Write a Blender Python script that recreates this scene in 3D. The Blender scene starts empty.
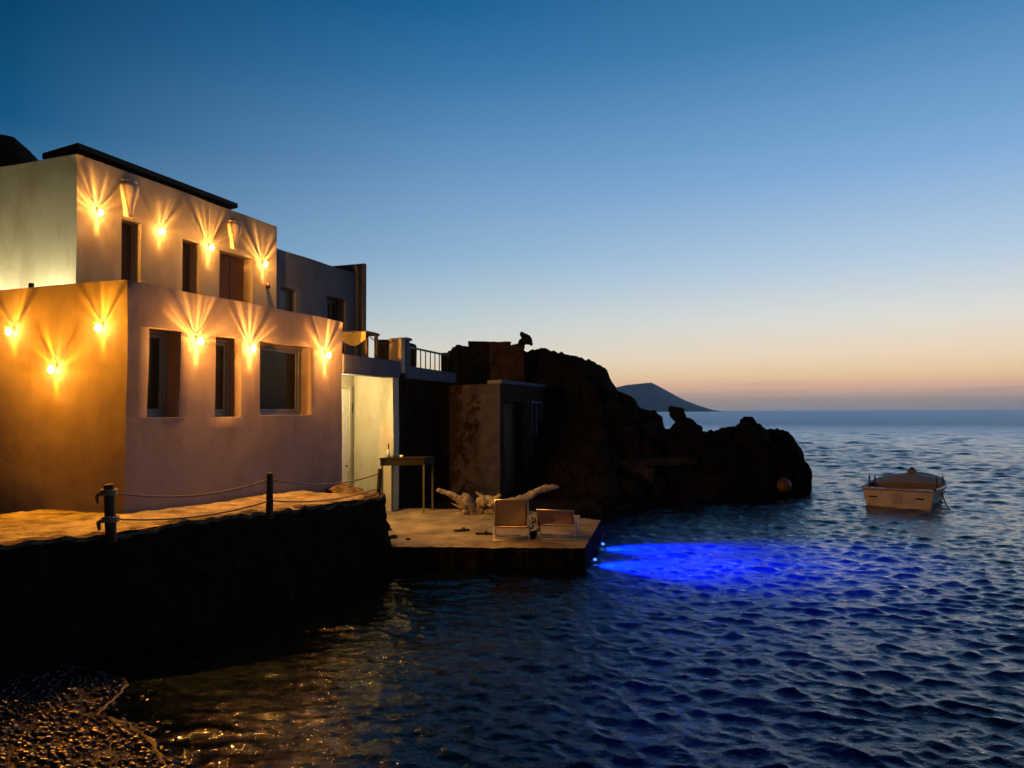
import bpy, bmesh, math, random
import numpy as np
from mathutils import Vector, Matrix, noise

S = bpy.context.scene
HAZE = .00012
COL = S.collection
R = math.radians
rnd = random.Random(11)

# ------------------------------------------------------------------ camera
F = 725.0
CAMZ = 2.9
PITCH, ROLL = R(2.17), R(0.2)
fwd = Vector((0, math.cos(PITCH), math.sin(PITCH)))
up0 = Vector((0, -math.sin(PITCH), math.cos(PITCH)))
rt0 = Vector((1, 0, 0))
UPV = up0 * math.cos(ROLL) + rt0 * math.sin(ROLL)
RTV = rt0 * math.cos(ROLL) - up0 * math.sin(ROLL)
EYE = Vector((0, 0, CAMZ))
cam = bpy.data.cameras.new('camera')
cam.sensor_width = 36.0
cam.lens = F / 1024 * 36.0
cam.clip_start = 0.1
cam.clip_end = 60000
camo = bpy.data.objects.new('camera', cam)
COL.objects.link(camo)
camo.matrix_world = Matrix.Translation(EYE) @ Matrix((
    (RTV.x, UPV.x, -fwd.x, 0), (RTV.y, UPV.y, -fwd.y, 0), (RTV.z, UPV.z, -fwd.z, 0), (0, 0, 0, 1)))
S.camera = camo

def ray(px, py):
    return RTV * ((px - 512) / F) + UPV * ((384 - py) / F) + fwd
def W(px, py, D):                 # survey point at distance D out to sea
    d = ray(px, py); return EYE + d * (D / d.y)
def Wz(px, py, z):                # survey point on level z
    d = ray(px, py); return EYE + d * ((z - CAMZ) / d.z)
def Wpl(px, py, p, n):
    d = ray(px, py); return EYE + d * ((p - EYE).dot(n) / d.dot(n))

# ------------------------------------------------------------------ object helpers
def link(o):
    COL.objects.link(o); return o
def tag(o, label=None, cat=None, group=None, kind=None):
    if label: o['label'] = label
    if cat: o['category'] = cat
    if group: o['group'] = group
    if kind: o['kind'] = kind
    return o
def thing(name, label, cat, loc=(0, 0, 0), rz=0.0, group=None):
    o = bpy.data.objects.new(name, None)
    o.empty_display_size = 0.2
    link(o); o.location = loc; o.rotation_euler = (0, 0, rz)
    return tag(o, label, cat, group)

class MB:
    def __init__(s): s.v = []; s.f = []
    def add(s, vs, fs):
        b = len(s.v); s.v += [Vector(p) for p in vs]
        s.f += [tuple(b + i for i in f) for f in fs]; return s
    def obox(s, o, x, y, z):
        o, x, y, z = Vector(o), Vector(x), Vector(y), Vector(z)
        vs = [o, o + x, o + x + y, o + y, o + z, o + x + z, o + x + y + z, o + y + z]
        return s.add(vs, [(0, 3, 2, 1), (4, 5, 6, 7), (0, 1, 5, 4), (1, 2, 6, 5), (2, 3, 7, 6), (3, 0, 4, 7)])
    def box(s, a, b):
        return s.obox(a, (b[0] - a[0], 0, 0), (0, b[1] - a[1], 0), (0, 0, b[2] - a[2]))
    def bar(s, p, q, w, h=None, upv=(0, 0, 1)):
        p, q = Vector(p), Vector(q); d = (q - p).normalized()
        x = d.cross(Vector(upv))
        if x.length < 1e-4: x = d.cross(Vector((1, 0, 0)))
        x.normalize(); y = x.cross(d).normalized(); h = h or w
        return s.obox(p - x * w / 2 - y * h / 2, x * w, q - p, y * h)
    def tube(s, pts, r, n=8, cap=True):
        pts = [Vector(p) for p in pts]
        rs = r if isinstance(r, (list, tuple)) else [r] * len(pts)
        rings = []; prev = None
        for i, p in enumerate(pts):
            d = (pts[min(i + 1, len(pts) - 1)] - pts[max(i - 1, 0)]).normalized()
            if prev is None:
                x = d.cross(Vector((0.13, 0.2, 1)))
                if x.length < 1e-3: x = d.cross(Vector((1, 0, 0)))
            else:
                x = prev - d * prev.dot(d)
            x.normalize(); prev = x; y = d.cross(x)
            rings.append([p + (x * math.cos(2 * math.pi * k / n) + y * math.sin(2 * math.pi * k / n)) * rs[i] for k in range(n)])
        vs = [p for ring in rings for p in ring]; fs = []
        for i in range(len(pts) - 1):
            for k in range(n):
                a = i * n + k; b = i * n + (k + 1) % n
                fs.append((a, b, b + n, a + n))
        if cap:
            fs.append(tuple(range(n - 1, -1, -1))); m = (len(pts) - 1) * n
            fs.append(tuple(m + k for k in range(n)))
        return s.add(vs, fs)
    def lathe(s, prof, c, n=16, a0=0.0, a1=2 * math.pi):
        c = Vector(c); full = abs(a1 - a0 - 2 * math.pi) < 1e-6; m = n if full else n + 1
        vs = []
        for (r, z) in prof:
            for k in range(m):
                a = a0 + (a1 - a0) * k / n
                vs.append(c + Vector((r * math.cos(a), r * math.sin(a), z)))
        fs = []
        for i in range(len(prof) - 1):
            for k in range(n):
                k2 = (k + 1) % m
                fs.append((i * m + k, i * m + k2, (i + 1) * m + k2, (i + 1) * m + k))
        return s.add(vs, fs)
    def grid(s, P, skip=None):
        nr, nc = len(P), len(P[0])
        fs = [(i * nc + j, i * nc + j + 1, (i + 1) * nc + j + 1, (i + 1) * nc + j)
              for i in range(nr - 1) for j in range(nc - 1) if not (skip and skip(i, j))]
        return s.add([p for row in P for p in row], fs)
    def wobble(s, amp, sc, amp2=0.0, sc2=6.0):
        for p in s.v:
            d = noise.noise_vector(p * sc) * amp
            if amp2: d = d + noise.noise_vector(p * sc2) * amp2
            p += d
        return s
    def build(s, name, mat, parent=None, smooth=False, bevel=0.0, merge=0.0005, sub=0, normals=True, ang=40):
        me = bpy.data.meshes.new(name)
        me.from_pydata([tuple(p) for p in s.v], [], s.f)
        bm = bmesh.new(); bm.from_mesh(me)
        if merge: bmesh.ops.remove_doubles(bm, verts=bm.verts, dist=merge)
        if normals: bmesh.ops.recalc_face_normals(bm, faces=bm.faces)
        bm.to_mesh(me); bm.free()
        me.materials.append(mat)
        o = link(bpy.data.objects.new(name, me))
        if parent is not None: o.parent = parent
        if smooth:
            me.polygons.foreach_set('use_smooth', [True] * len(me.polygons))
        if bevel:
            m = o.modifiers.new('bevel', 'BEVEL'); m.width = bevel; m.segments = 2
            m.limit_method = 'ANGLE'; m.angle_limit = R(ang)
        if sub:
            m = o.modifiers.new('sub', 'SUBSURF'); m.levels = sub; m.render_levels = sub
        me.update()
        return o
    def shifted(s, loc):        # express world points relative to a thing's base
        loc = Vector(loc); s.v = [p - loc for p in s.v]; return s

# ------------------------------------------------------------------ materials
class NT:
    def __init__(s, name):
        s.m = bpy.data.materials.new(name); s.m.use_nodes = True
        s.t = s.m.node_tree; s.n = s.t.nodes; s.l = s.t.links
        s.b = s.n['Principled BSDF']; s.out = s.n['Material Output']
    def new(s, typ, **kw):
        nd = s.n.new(typ)
        for k, v in kw.items(): setattr(nd, k, v)
        return nd
    def lk(s, a, b): s.l.new(a, b)
    def coord(s, out='Object', scale=None):
        tc = s.new('ShaderNodeTexCoord'); o = tc.outputs[out]
        if scale:
            mp = s.new('ShaderNodeMapping'); mp.inputs['Scale'].default_value = scale
            s.lk(o, mp.inputs[0]); o = mp.outputs[0]
        return o
    def noise(s, vec, scale, detail=4, rough=0.6, dist=0.0):
        nn = s.new('ShaderNodeTexNoise'); nn.inputs['Scale'].default_value = scale
        nn.inputs['Detail'].default_value = detail; nn.inputs['Roughness'].default_value = rough
        nn.inputs['Distortion'].default_value = dist
        s.lk(vec, nn.inputs['Vector']); return nn.outputs[0]
    def ramp(s, fac, stops, interp='LINEAR'):
        r = s.new('ShaderNodeValToRGB'); r.color_ramp.interpolation = interp
        el = r.color_ramp.elements
        while len(el) < len(stops): el.new(0.5)
        for e, (p, c) in zip(el, stops):
            e.position = p; e.color = (*c, 1) if len(c) == 3 else c
        s.lk(fac, r.inputs[0]); return r.outputs[0]
    def bump(s, h, strength, dist=0.02, prev=None):
        b = s.new('ShaderNodeBump'); b.inputs['Strength'].default_value = strength
        b.inputs['Distance'].default_value = dist; s.lk(h, b.inputs['Height'])
        if prev is not None: s.lk(prev, b.inputs['Normal'])
        return b.outputs[0]

def lum(c, k): return tuple(min(1, x * k) for x in c)

def mat_rough(name, c0, c1, scale=3.0, rough=0.85, bump=0.4, bscale=20.0, bdist=0.02, spec=0.3, coord='Object', stretch=None, detail=6, rough2=None):
    t = NT(name); v = t.coord(coord, stretch)
    f = t.noise(v, scale, detail, 0.62)
    t.lk(t.ramp(f, [(0.3, c0), (0.7, c1)]), t.b.inputs['Base Color'])
    t.b.inputs['Roughness'].default_value = rough
    t.b.inputs['Specular IOR Level'].default_value = spec
    h = t.noise(v, bscale, 5, 0.6)
    t.lk(t.bump(h, bump, bdist), t.b.inputs['Normal'])
    if rough2 is not None:
        mr = t.new('ShaderNodeMapRange'); mr.inputs[3].default_value = rough; mr.inputs[4].default_value = rough2
        t.lk(t.noise(v, scale * 2.3, 3), mr.inputs[0]); t.lk(mr.outputs[0], t.b.inputs['Roughness'])
    return t.m

def mat_stucco(name, c, stain=(0.75, 0.7, 0.62)):
    t = NT(name); v = t.coord('Object')
    f = t.noise(v, 0.9, 6, 0.65, 0.4)
    g = t.noise(t.coord('Object', (1.2, 1.2, 0.35)), 2.2, 5, 0.6)
    mx = t.new('ShaderNodeMath', operation='MULTIPLY'); t.lk(f, mx.inputs[0]); t.lk(g, mx.inputs[1])
    dark = tuple(a * b for a, b in zip(c, stain))
    t.lk(t.ramp(mx.outputs[0], [(0.12, dark), (0.3, c), (0.6, lum(c, 1.05))]), t.b.inputs['Base Color'])
    t.b.inputs['Roughness'].default_value = 0.92
    t.b.inputs['Specular IOR Level'].default_value = 0.15
    n1 = t.bump(t.noise(v, 2.6, 4, 0.55), 0.10, 0.05)
    n2 = t.bump(t.noise(v, 38, 4, 0.6), 0.14, 0.008, n1)
    t.lk(n2, t.b.inputs['Normal'])
    return t.m

def mat_plain(name, c, rough=0.6, metal=0.0, spec=0.4, var=0.12, scale=12.0):
    t = NT(name); v = t.coord('Object')
    f = t.noise(v, scale, 4, 0.6)
    t.lk(t.ramp(f, [(0.3, lum(c, 1 - var)), (0.7, lum(c, 1 + var))]), t.b.inputs['Base Color'])
    t.b.inputs['Roughness'].default_value = rough; t.b.inputs['Metallic'].default_value = metal
    t.b.inputs['Specular IOR Level'].default_value = spec
    t.lk(t.bump(f, 0.12, 0.004), t.b.inputs['Normal'])
    return t.m

def translucent(m, k):
    t = m.node_tree; b = t.nodes['Principled BSDF']; tl = t.nodes.new('ShaderNodeBsdfTranslucent'); mx = t.nodes.new('ShaderNodeMixShader'); mx.inputs[0].default_value = k
    src = b.inputs['Base Color'].links[0].from_socket; t.links.new(src, tl.inputs[0])
    t.links.new(b.outputs[0], mx.inputs[1]); t.links.new(tl.outputs[0], mx.inputs[2]); t.links.new(mx.outputs[0], t.nodes['Material Output'].inputs[0])

def mat_wood(name, c0, c1, stretch=(14, 14, 1.5), rough=0.65):
    t = NT(name); v = t.coord('Object', stretch)
    f = t.noise(v, 2.0, 6, 0.7, 0.6)
    t.lk(t.ramp(f, [(0.28, c0), (0.72, c1)]), t.b.inputs['Base Color'])
    t.b.inputs['Roughness'].default_value = rough; t.b.inputs['Specular IOR Level'].default_value = .15
    t.lk(t.bump(f, 0.4, 0.006), t.b.inputs['Normal'])
    return t.m

M = {}
M['stucco_lower'] = mat_stucco('lime_plaster', (0.25, 0.205, 0.205))
M['stucco_upper'] = mat_stucco('white_plaster', (0.34, 0.29, 0.22))
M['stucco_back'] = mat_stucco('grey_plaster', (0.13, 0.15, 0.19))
M['stucco_porch'] = mat_stucco('porch_plaster', (0.50, 0.47, 0.36))
M['plinth'] = mat_stucco('painted_plinth', (0.10, 0.12, 0.17))
M['deck_roof'] = mat_rough('roof_screed', (0.30, 0.29, 0.27), (0.42, 0.40, 0.37))
M['frame'] = mat_plain('grey_window_frame', (0.16, 0.18, 0.19), 0.45)
M['dark_wood'] = mat_wood('dark_door_wood', (0.05, 0.032, 0.02), (0.11, 0.07, 0.04))
M['brown_door'] = mat_wood('brown_door_wood', (0.16, 0.06, 0.022), (0.26, 0.10, 0.04))
M['white_door'] = mat_plain('cream_door_paint', (0.75, 0.72, 0.62), 0.5)
M['roof_dark'] = mat_wood('dark_canopy', (0.008, 0.007, 0.006), (0.018, 0.016, 0.014))
M['clay'] = mat_rough('pale_clay', (0.42, 0.34, 0.24), (0.55, 0.46, 0.33), 5, 0.8, 0.3, 30)
M['iron'] = mat_plain('rusty_iron', (0.10, 0.05, 0.03), 0.55, 0.6, 0.4, 0.3)
M['dark_metal'] = mat_plain('dark_metal', (0.05, 0.05, 0.055), 0.45, 0.5)
M['post_wood'] = mat_wood('weathered_post', (0.018, 0.013, 0.009), (0.07, 0.05, 0.033))
M['rope'] = mat_rough('rope_fibre', (0.22, 0.17, 0.11), (0.34, 0.27, 0.18), 40, 0.95, 0.6, 90, 0.01)
M['paving'] = mat_rough('terrace_concrete', (0.035, 0.028, 0.021), (0.30, 0.26, 0.20), 3.4, 0.9, 1.0, 6, 0.10, detail=9)
M['dock'] = mat_rough('dock_concrete', (0.08, 0.07, 0.045), (0.30, 0.26, 0.17), 1.6, 0.85, 0.8, 8, 0.04)
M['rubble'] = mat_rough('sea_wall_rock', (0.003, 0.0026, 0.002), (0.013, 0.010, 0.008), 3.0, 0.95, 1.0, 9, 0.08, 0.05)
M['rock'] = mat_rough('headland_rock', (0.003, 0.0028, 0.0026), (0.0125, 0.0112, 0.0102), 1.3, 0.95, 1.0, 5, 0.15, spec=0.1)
M['masonry'] = mat_rough('old_masonry', (0.012, 0.009, 0.007), (0.05, 0.035, 0.027), 3.5, 0.95, 1.0, 8, 0.08, spec=0.1)
M['driftwood'] = mat_wood('bleached_driftwood', (0.10, 0.088, 0.075), (0.36, 0.33, 0.29), (6, 6, 3), 0.85)
M['beige_cloth'] = mat_rough('beige_canvas', (0.42, 0.32, 0.2), (0.5, 0.39, 0.26), 60, 0.9, 0.3, 200, 0.003)
M['pink_cloth'] = mat_rough('pink_canvas', (0.46, 0.30, 0.28), (0.54, 0.36, 0.33), 60, 0.9, 0.3, 200, 0.003)
M['chair_metal'] = mat_plain('chair_tube', (0.55, 0.5, 0.45), 0.35, 0.7)
M['table_top'] = mat_wood('olive_table_board', (0.008, 0.0075, 0.004), (0.018, 0.017, 0.009), (2, 14, 14))
M['table_leg'] = mat_plain('table_leg_wood', (0.07, 0.068, 0.034), 0.6)
M['gold_cloth'] = mat_rough('ochre_cloth', (0.55, 0.38, 0.12), (0.66, 0.48, 0.18), 8, 0.9, 0.5, 14, 0.03)
M['leaf'] = mat_plain('dark_leaf', (0.03, 0.07, 0.025), 0.5)
M['rubber'] = mat_plain('black_rubber', (0.015, 0.014, 0.014), 0.7)
M['white_glaze'] = mat_plain('white_ceramic', (0.75, 0.73, 0.68), 0.25)
M['hull'] = mat_plain('shaded_navy_hull', (0.02, 0.025, 0.05), 0.35)  # side lies in shadow, so its colour is darkened to navy
M['tan_paint'] = mat_plain('tan_boat_paint', (0.62, 0.58, 0.53), 0.5, var=0.2, scale=6)
M['red_paint'] = mat_plain('brown_paint', (0.26, 0.19, 0.16), 0.5)
M['boat_in'] = mat_plain('grey_boat_liner', (0.20, 0.20, 0.20), 0.6)
M['cover'] = mat_rough('grey_boat_cover', (0.40, 0.39, 0.38), (0.54, 0.52, 0.50), 6, 0.85, 0.5, 12, 0.02)
M['buoy'] = mat_plain('faded_orange_buoy', (0.10, 0.055, 0.028), 0.5, var=0.25)
M['island'] = mat_rough('hazy_island_scrub', (0.20, 0.22, 0.25), (0.30, 0.31, 0.33), 0.004, 1.0, 0.2, 0.02, 5.0, spec=0.0)  # paled and blued: part of the distance haze is in this colour
M['hill'] = mat_rough('near_hill_scrub', (0.015, 0.016, 0.012), (0.04, 0.04, 0.03), 0.6, 1.0, 0.8, 3, 0.2, spec=0.0)
M['seabed'] = mat_rough('wet_beach', (0.004, 0.003, 0.0025), (0.012, 0.009, 0.006), 2.5, 0.16, 1.0, 30, 0.05, spec=0.5, rough2=0.4)
M['pebble'] = mat_rough('wet_pebble', (0.003, 0.0025, 0.002), (0.010, 0.0075, 0.005), 6.0, 0.10, 0.3, 30, 0.01, spec=0.6, rough2=0.28)

M['foam'] = mat_rough('sea_foam', (0.07, 0.06, 0.045), (0.26, 0.22, 0.16), 30, 0.6, 0.8, 60, 0.02)
M['coping'] = mat_rough('lit_edge_stone', (0.02, 0.016, 0.012), (0.15, 0.12, 0.09), 9, 0.95, 1.0, 14, 0.06, 0.1)  # paler than the wall face: lamplight on the lip is painted in
def mat_pane():
    t = NT('window_glass')
    t.b.inputs['Base Color'].default_value = (0.012, 0.014, 0.012, 1)
    t.b.inputs['Roughness'].default_value = 0.06
    t.b.inputs['Specular IOR Level'].default_value = 0.12
    t.lk(t.bump(t.noise(t.coord('Object'), 3, 2), 0.05, 0.01), t.b.inputs['Normal'])
    return t.m
M['pane'] = mat_pane()

translucent(M['beige_cloth'], .5); translucent(M['pink_cloth'], .5)
def mat_peel():                 # plaster flaking off dark stone
    t = NT('peeling_plaster'); v = t.coord('Object')
    big = t.noise(t.coord('Object', (1, 1, 0.8)), 2.4, 8, 0.72, 0.6)
    sx = t.new('ShaderNodeSeparateXYZ'); t.lk(v, sx.inputs[0])
    mr = t.new('ShaderNodeMapRange')
    mr.inputs[1].default_value = -2.2; mr.inputs[2].default_value = -0.3; mr.inputs[3].default_value = -0.26; mr.inputs[4].default_value = 0.20
    t.lk(sx.outputs[0], mr.inputs[0])
    ad = t.new('ShaderNodeMath', operation='ADD'); t.lk(big, ad.inputs[0]); t.lk(mr.outputs[0], ad.inputs[1])
    msk = t.ramp(ad.outputs[0], [(0.50, (0, 0, 0)), (0.54, (1, 1, 1))])
    stone = t.ramp(t.noise(v, 6, 6, 0.7), [(0.3, (0.006, 0.005, 0.004)), (0.7, (0.02, 0.015, 0.012))])
    pl = t.ramp(t.noise(v, 2.5, 5), [(0.3, (0.024, 0.024, 0.036)), (0.7, (0.052, 0.050, 0.072))])
    mx = t.new('ShaderNodeMix', data_type='RGBA'); t.lk(msk, mx.inputs[0]); t.lk(stone, mx.inputs[6]); t.lk(pl, mx.inputs[7])
    t.lk(mx.outputs[2], t.b.inputs['Base Color'])
    t.b.inputs['Roughness'].default_value = 0.95; t.b.inputs['Specular IOR Level'].default_value = 0.1
    n1 = t.bump(msk, 0.6, 0.02); t.lk(t.bump(t.noise(v, 14, 5), 0.5, 0.03, n1), t.b.inputs['Normal'])
    return t.m
M['peel'] = mat_peel()

def mat_glass():
    t = NT('lamp_glass'); t.n.remove(t.b)
    tr = t.new('ShaderNodeBsdfTransparent'); tr.inputs[0].default_value = (1, 0.93, 0.8, 1)
    gl = t.new('ShaderNodeBsdfGlossy'); gl.inputs['Roughness'].default_value = 0.1
    mx = t.new('ShaderNodeMixShader'); mx.inputs[0].default_value = 0.06
    t.lk(tr.outputs[0], mx.inputs[1]); t.lk(gl.outputs[0], mx.inputs[2]); t.lk(mx.outputs[0], t.out.inputs[0])
    return t.m
M['lamp_glass'] = mat_glass()
def mat_glow(name, col, st):
    t = NT(name); t.n.remove(t.b)
    e = t.new('ShaderNodeEmission'); e.inputs[0].default_value = (*col, 1); e.inputs[1].default_value = st
    tr = t.new('ShaderNodeBsdfTransparent')
    ad = t.new('ShaderNodeAddShader'); t.lk(e.outputs[0], ad.inputs[0]); t.lk(tr.outputs[0], ad.inputs[1])
    t.lk(ad.outputs[0], t.out.inputs[0]); t.m.cycles.emission_sampling = 'NONE'
    return t.m
M['bulb'] = mat_glow('glowing_bulb', (1.0, 0.50, 0.12), 120)
M['porch_bulb'] = mat_glow('porch_bulb', (1.0, 0.85, 0.5), 8)
M['blue_led'] = mat_glow('blue_lamp_lens', (0.06, 0.22, 1.0), 2)

def mat_water():
    t = NT('sea_water'); t.n.remove(t.b)
    v = t.coord('Object')
    n1 = t.bump(t.noise(t.coord('Object', (1.0, 1.5, 1.0)), 5.0, 4, 0.6, 0.4), 0.36, 0.05)
    n2 = t.bump(t.noise(t.coord('Object', (1.0, 1.4, 1.0)), 16.0, 3, 0.6, 0.4), 0.16, 0.012, n1)
    fr = t.new('ShaderNodeFresnel'); fr.inputs[0].default_value = 1.33; sxw = t.new('ShaderNodeSeparateXYZ'); t.lk(v, sxw.inputs[0])
    for bn, lo_, hi_ in ((n1.node, .10, .55), (n2.node, .05, .26)):      # sheltered water near the beach is smoother
        ms = t.new('ShaderNodeMapRange'); ms.inputs[1].default_value = -4; ms.inputs[2].default_value = 1; ms.inputs[3].default_value = lo_; ms.inputs[4].default_value = hi_
        t.lk(sxw.outputs[0], ms.inputs[0]); t.lk(ms.outputs[0], bn.inputs['Strength'])
    t.lk(n2, fr.inputs[1])
    gl = t.new('ShaderNodeBsdfGlossy')
    ln = t.new('ShaderNodeVectorMath', operation='LENGTH'); t.lk(v, ln.inputs[0])
    mr = t.new('ShaderNodeMapRange'); mr.inputs[1].default_value = 12; mr.inputs[2].default_value = 170; mr.inputs[3].default_value = .02; mr.inputs[4].default_value = .46
    t.lk(ln.outputs['Value'], mr.inputs[0]); t.lk(mr.outputs[0], gl.inputs['Roughness'])
    gl.inputs[0].default_value = (0.9, 0.95, 1, 1)
    t.lk(n2, gl.inputs['Normal'])
    df = t.new('ShaderNodeBsdfDiffuse'); df.inputs[0].default_value = (0.004, 0.018, 0.026, 1); t.lk(n2, df.inputs['Normal'])
    tr = t.new('ShaderNodeBsdfTransparent'); tr.inputs[0].default_value = (0.70, 0.86, 0.88, 1)
    m1 = t.new('ShaderNodeMixShader'); m1.inputs[0].default_value = 0.12
    t.lk(tr.outputs[0], m1.inputs[1]); t.lk(df.outputs[0], m1.inputs[2])
    m2 = t.new('ShaderNodeMixShader'); t.lk(fr.outputs[0], m2.inputs[0])
    t.lk(m1.outputs[0], m2.inputs[1]); t.lk(gl.outputs[0], m2.inputs[2]); t.lk(m2.outputs[0], t.out.inputs[0])
    return t.m
M['water'] = mat_water()

# ------------------------------------------------------------------ house frame of reference
AH = R(20.3)
u = Vector((math.sin(AH), math.cos(AH), 0))        # along the sea front, away from the beach
v = Vector((-math.cos(AH), math.sin(AH), 0))       # inland
Z = Vector((0, 0, 1))
C0 = W(124, 512, 10.8); ZG = C0.z
C = Vector((C0.x, C0.y, 0))
def HP(a, b, z): return C + u * a + v * b + Z * z
def on_front(px, py, b=0.0):
    p = Wpl(px, py, C + v * b, v) - C; return p.dot(u), p.z
def on_left(px, py, a=0.0):
    p = Wpl(px, py, C + u * a, u) - C; return p.dot(v), p.z

def panel(mb, O, U, N, u0, u1, z0, z1, holes=(), depth=0.3, step=0.22):
    """upright wall face with openings; reveals go in by depth"""
    us = {u0, u1}; zs = {z0, z1}
    for h in holes: us |= {h[0], h[1]}; zs |= {h[2], h[3]}
    def fill(s):
        s = sorted(s); r = []
        for a, b in zip(s, s[1:]):
            n = max(1, int(math.ceil((b - a) / step))); r += [a + (b - a) * k / n for k in range(n)]
        return r + [s[-1]]
    us = fill(us); zs = fill(zs)
    P = [[O + U * a + Z * z for a in us] for z in zs]
    def inside(i, j):
        a = (us[j] + us[j + 1]) / 2; z = (zs[i] + zs[i + 1]) / 2
        return any(h[0] < a < h[1] and h[2] < z < h[3] for h in holes)
    mb.grid(P, inside)
    for h in holes:
        ha = [a for a in us if h[0] - 1e-6 <= a <= h[1] + 1e-6]; hz = [z for z in zs if h[2] - 1e-6 <= z <= h[3] + 1e-6]
        for zz in (h[2], h[3]):
            mb.grid([[O + U * a + Z * zz - N * d for a in ha] for d in (0, depth / 2, depth)])
        for aa in (h[0], h[1]):
            mb.grid([[O + U * aa + Z * z - N * d for z in hz] for d in (0, depth / 2, depth)])
    return mb

# ------------------------------------------------------------------ white house: lower storey
aE, zTop = on_front(342.5, 322)
_, zTop0 = on_front(125, 279); ZL = (zTop + zTop0) / 2
ROOF = ZL - 0.72
house = thing('white_house', 'two storey white plaster house with rounded edges and glowing wall lamps on the quay', 'house', HP(0, 0, ZG))
HL = house.location.copy()
def hole(px0, py0, px1, py1, b):
    a0, _ = on_front(px0, py0, b); a1, _ = on_front(px1, py0, b)
    am = (px0 + px1) / 2
    zt = on_front(am, py0, b)[1]; zb = on_front(am, py1, b)[1]
    return (a0, a1, zb, zt)
wins = [hole(148.3, 328.5, 180.5, 417, 0), hole(216, 337.5, 241.7, 416.5, 0), hole(260.5, 344.5, 311.5, 415.5, 0)]
mb = MB()
panel(mb, C, u, -v, 0, aE, ZG - 0.9, ZL, wins, 0.34)
panel(mb, C, v, -u, 0, 9.0, ZG - 0.9, ZL)
PT = 0.24
mb.grid([[HP(a, b, ZL) for a in np.linspace(0, aE, 26)] for b in (0, PT)])
mb.grid([[HP(a, PT, z) for a in np.linspace(PT, aE, 26)] for z in (ZL, ROOF)])
mb.grid([[HP(a, b, ZL) for b in np.linspace(PT, 9, 30)] for a in (0, PT)])
mb.grid([[HP(PT, b, z) for b in np.linspace(PT, 9, 30)] for z in (ZL, ROOF)])
mb.grid([[HP(a, b, ROOF) for a in np.linspace(PT, aE, 6)] for b in np.linspace(PT, 9, 8)])
mb.grid([[HP(aE, b, z) for b in np.linspace(PT, 9, 20)] for z in np.linspace(ZG - 0.9, ROOF, 12)])
mb.grid([[HP(aE, b, z) for b in np.linspace(0, PT, 3)] for z in np.linspace(ZG - 0.9, ZL, 16)])
mb.wobble(0.026, 0.65, 0.005, 2.8).shifted(HL)
mb.build('lower_wall', M['stucco_lower'], house, smooth=True, bevel=0.035, ang=50)

def window(h, b, name='window', frame='frame', fw=0.07, mull=0):
    a0, a1, z0, z1 = h; bb = b + 0.26
    m = MB()
    for (p, q, r, s) in ((a0 - .03, a0 + fw, z0 - .03, z1 + .03), (a1 - fw, a1 + .03, z0 - .03, z1 + .03), (a0 + fw, a1 - fw, z0 - .03, z0 + fw), (a0 + fw, a1 - fw, z1 - fw, z1 + .03)):
        m.obox(HP(p, bb, r), u * (q - p), v * 0.07, Z * (s - r))
    # sash inside the frame
    g = 0.055; s0 = fw + 0.004
    for (p, q, r, s) in ((a0 + s0, a0 + s0 + g, z0 + s0, z1 - s0), (a1 - s0 - g, a1 - s0, z0 + s0, z1 - s0), (a0 + s0 + g, a1 - s0 - g, z0 + s0, z0 + s0 + g), (a0 + s0 + g, a1 - s0 - g, z1 - s0 - g, z1 - s0)):
        m.obox(HP(p, bb + .025, r), u * (q - p), v * 0.05, Z * (s - r))
    for k in range(mull):
        am = a0 + (a1 - a0) * (k + 1) / (mull + 1)
        m.obox(HP(am - .04, bb + .03, z0 + .1), u * .08, v * .04, Z * (z1 - z0 - .2))
    w = m.shifted(HL).build(name, M[frame], house, bevel=0.006)
    MB().obox(HP(a0 - .02, bb + .052, z0 - .02), u * (a1 - a0 + .04), v * .012, Z * (z1 - z0 + .04)).shifted(HL).build('pane', M['pane'], w)
    return w
for h in wins: window(h, 0)

# upper storey, set back behind a roof walk
B2 = 2.5
aU0, zU = on_front(78, 152, B2); aU1, zU1 = on_front(277, 228, B2); ZU = (zU + zU1) / 2
drs = [hole(122, 221, 141.5, 300, B2), hole(182.5, 241, 199.8, 310, B2), hole(220, 254, 253, 320, B2)]
drs = [(h[0], h[1], ROOF + 0.02, h[3]) for h in drs]
mb = MB()
panel(mb, C + v * B2, u, -v, aU0, aU1, ROOF - .05, ZU, drs, 0.36)
panel(mb, C + u * aU0, v, -u, B2, 9.0, ROOF - .05, ZU)
mb.grid([[HP(aU1, b, z) for b in np.linspace(B2, 9, 24)] for z in np.linspace(ROOF - .05, ZU, 12)])
mb.grid([[HP(a, b, ZU) for a in np.linspace(aU0, aU1, 24)] for b in np.linspace(B2, 9, 24)])
mb.wobble(0.026, 0.65, 0.006, 2.8).shifted(HL).build('upper_wall', M['stucco_upper'], house, smooth=True, bevel=0.04, ang=50)
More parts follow.
